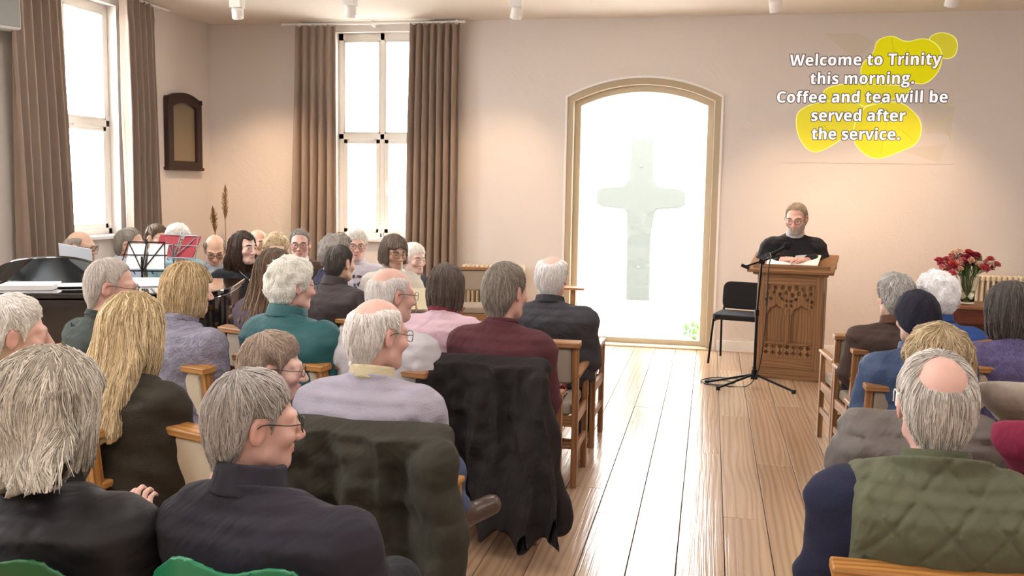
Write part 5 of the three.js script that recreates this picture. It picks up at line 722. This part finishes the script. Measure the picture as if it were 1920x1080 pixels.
seated({ label: 'woman in a dark navy headscarf and blue denim jacket', f: 1, near: 1, at: [0.96, 1.02, -4.75], face: -4, turn: -12, skin: 'tan', scarf: 0x1b1a2c, headScale: 1.02, top: { name: 'denim_jacket', color: 0x33486b, mat: 'shell', collar: { r: 0.085, h: 0.02 }, fold: 0.01 }, build: 1.15, chairScale: 0.91, chair: 'oak armchair under the woman in the denim jacket' });
seated({ label: 'woman with a dark grey bob in a lilac jumper', f: 1, near: 1, at: [1.43, 1.045, -5.0], face: -6, turn: -14, skin: 'pale', headScale: 1.05, hair: { style: 'bob', color: '#37322f', color2: '#6d6762', t: 0.026, len: 0.12, front: -0.06, vary: 0.3, bump: 0.004 }, top: { color: 0x7a72a6, mat: 'heather' }, build: 1.1, chair: 'light oak armchair with beige back under the woman in lilac', kind: 'light' });
seated({ label: 'woman with thick blonde-grey hair in a grey quilted puffer coat', f: 1, near: 2, at: [0.75, 1.03, -3.35], face: -3, turn: -6, skin: 'pale', headScale: 1.05, hair: { style: 'fluffy', color: '#8a7658', color2: '#c2b294', t: 0.026, bump: 0.008, messy: 0.35, fluff: 0.2, step: 0.014, vary: 0.3 }, top: { name: 'puffer_coat', color: 0x68625e, kind: 'puffer', mat: 'shell', th: 0.03, collar: { h: 0.035, r: 0.1, t: 0.018 } }, build: 1.02, dx: 0.07, back: 0.0, chairScale: 0.9, chair: 'oak armchair under the grey puffer coat' });
seated({ label: 'man with thinning grey hair in a green quilted gilet over navy sleeves', near: 2, at: [0.56, 1.085, -2.5], face: 0, turn: -2, skin: 'pink', headScale: 1.06, aid: 1, hair: { style: 'short', color: '#96908a', color2: '#c9c5bf', t: 0.011, bald: 0.05, crown: 1, fluff: 0.08, messy: 0.12 }, top: { color: 0x20243f, vest: 0x5d614c, mat: 'knit', collar: { color: 0x5d614c, h: 0.022, r: 0.082 }, th: 0.016 }, build: 1.18, chair: 'light oak armchair in the nearest row under the quilted gilet', kind: 'light', back: 0.16, chairScale: 0.94 });
seated({ label: 'person in a beige jacket cut off by the right edge, elbow raised', at: [1.42, 1.1, -3.55], face: -6, skin: 'pale', hair: { style: 'short', color: '#8d867e' }, top: { name: 'jacket', color: 0xb3aca0, mat: 'shell', th: 0.02 }, build: 1.1, armL: { e: [-0.46, 0.95, 0.0], w: [-0.25, 0.76, -0.2] }, chair: 'oak armchair under the person in the beige jacket' });
seated({ label: 'person in a raspberry red coat at the right edge, nearer than the beige jacket', f: 1, near: 1, at: [1.25, 1.1, -2.95], face: -6, skin: 'pale', hair: { style: 'short', color: '#8d867e' }, top: { name: 'coat', color: 0x862142, th: 0.024 }, build: 1.12, armL: { e: [-0.4, 0.94, 0.02], w: [-0.2, 0.74, -0.25] }, chair: 'oak armchair under the person in the red coat' });
// --- the preacher
person({ label: 'preacher with grey beard and glasses in a black jumper, reading at the lectern', near: 2, eyes: 1, stand: 1, at: [0.73, 1.37, -8.72], face: 178, turn: 196, pitch: 14, skin: 'pink', headScale: 1.1, lean: 0.16, hair: { style: 'short', color: '#85776a', color2: '#a89a8a', t: 0.006, line: 'recede' }, brow: '#7d6a58', beard: '#a39b92', glasses: 1, top: { color: 0x1d1b22, collar: { color: 0xb9b6bb, h: 0.02, r: 0.074 } }, build: 1.08, armL: { e: [-0.25, 1.0, -0.12], w: [-0.07, 1.02, -0.34], h: { dir: [0.7, 0.05, -0.6], curl: 0.5 } }, armR: { e: [0.26, 1.0, -0.1], w: [0.1, 1.02, -0.32], h: { dir: [-0.8, 0.08, -0.5], curl: 0.5 } }, bottom: { color: 0x1c1d22 } });

tag(mesh('order_of_service', [box(0.11, 0.16, 0.004, -2.06, 0.81, -6.38, 0.001, -0.5, 0.55), box(0.11, 0.16, 0.004, -1.965, 0.81, -6.43, 0.001, -0.5, 0.85)], M(0xe8dfc0)), 'folded cream service sheet held by the woman in the zigzag jumper', 'booklet');
// --- empty chairs, coats and hymn books
chair('empty oak armchair on the aisle with a stack of hymn books on its seat', -0.915, -4.99, 0);
chair('oak armchair under the man in the dark grey jacket at the aisle', -0.92, -5.82, -0.02, 'oak', 'upholstered oak armchairs', 1.0);
chair('empty oak armchair at the right aisle beside the brown jacket', 1.01, -6.12, 0.08, 'oak', 'upholstered oak armchairs', 0.93);
chair('empty oak armchair turned towards the room in front of the left radiator', -2.3, -9.2, Math.PI + 0.25);
{ const bk = [0x7c1f2a, 0xd8cdbb, 0x8d2530, 0xe0d7c7, 0x6f1c26]; bk.forEach((c, i) => { const t = thing('hymn_book', ['dark red hymn book at the bottom of the stack on the empty chair', 'cream hymn book second from the bottom on the empty chair', 'red hymn book in the middle of the stack on the empty chair', 'cream hymn book second from the top on the empty chair', 'dark red hymn book on top of the stack on the empty chair'][i], 'book', [-0.9 + rr(-0.01, 0.01), 0.462 + i * 0.026, -5.13 + rr(-0.01, 0.01)], rr(-0.06, 0.06), 'hymn books stacked on the empty chair'); mesh('cover', [box(0.3, 0.003, 0.2, 0, 0.0015, 0, 0.001), box(0.3, 0.003, 0.2, 0, 0.0235, 0, 0.001), box(0.3, 0.024, 0.003, 0, 0.012, 0.1, 0.001)], M(c, { roughness: 0.7 }), t); mesh('pages', [box(0.285, 0.019, 0.19, 0, 0.0125, -0.002, 0.001)], M(0xe9e2d2), t); }); }
// coats over chair backs
function coat(name, label, x, z, w, bot, colr, matk, folds, quilt, sleeves, flare) {
  const t = thing(name, label, 'coat', [x, 0, z], 0);
  const f = (px, y, pz) => {
    const v = clamp((0.84 - y) / (0.84 - bot), 0, 1), s = px / w, zc = 0.11 + 0.03 * v + (0.016 + 0.045 * v) * (0.7 * Math.sin(px * folds + 1.7 * Math.sin(y * 3 + px * 4)) + 0.45 * (1 - 2 * Math.abs(Math.sin(px * folds * 0.9 + y * 2.2 + 1.2 * noise3(px * 5, y * 3, 6))))) + 0.012 * noise3(px * 16, y * 22, 9) + 0.02 * noise3(px * 9, y * 5, 3) + flare * v * s * 0.1;
    const half = w * (0.9 + 0.14 * v + 0.04 * noise3(y * 6, s > 0 ? 3 : 8, 1)) + (s > 0 ? flare * 0.06 * v : 0);
    const thk = 0.026 + (quilt ? 0.008 * Math.sqrt(Math.abs(Math.sin((y + 0.02 * noise3(px * 8, y * 3, 2)) * Math.PI / 0.1))) : 0.006 * noise3(px * 20, y * 14, pz * 10));
    let d = Math.max(Math.abs(pz - zc) - thk, Math.abs(px) - half, bot + 0.03 * noise3(px * 7, 1, 4) - 0.03 * Math.cos(px * folds) - y, y - 0.83);
    d = smin(d, cap(px, y, pz, [-w * 0.84, 0.815, 0.05], [w * 0.84, 0.815, 0.05], 0.05, 0.05), 0.05);
    d = smin(d, Math.max(Math.abs(pz + 0.03) - 0.02, Math.abs(px) - w * 0.85, y - 0.83, 0.55 - y), 0.06);
    for (const [sx, len, r, dx] of sleeves) { const e = cap(px + 0.012 * Math.sin(y * 20), y, pz, [sx * w, 0.76, 0.12], [sx * w + dx, 0.76 - len, 0.15], r, r * 0.85); d = smin(d, e - (quilt ? 0.005 * Math.abs(Math.sin(y * Math.PI / 0.1)) : 0.004 * noise3(px * 20, y * 25, pz * 20)), 0.02); }
    return d * 0.6;
  };
  mesh('coat_body', nets(f, [-w - 0.16, bot - 0.1, -0.12], [w + 0.2, 0.92, 0.32], 0.0085), cloth(colr, matk), t);
}
coat('quilted_coat', 'dark olive quilted coat hung over the chair of the man in lavender-grey', -1.03, -2.86, 0.27, 0.22, 0x37352c, 'plain', 26, true, [[0.9, 0.5, 0.072, 0.06], [-0.98, 0.3, 0.05, -0.02]], 0.4);
coat('black_coat', 'long black coat hung over the aisle chair behind the maroon jumper', -0.935, -4.1, 0.28, 0.12, 0x1e181a, 'plain', 30, false, [[0.85, 0.6, 0.055, 0.12], [-0.9, 0.5, 0.05, 0.0]], 1.6);

renderer.render(scene, camera);
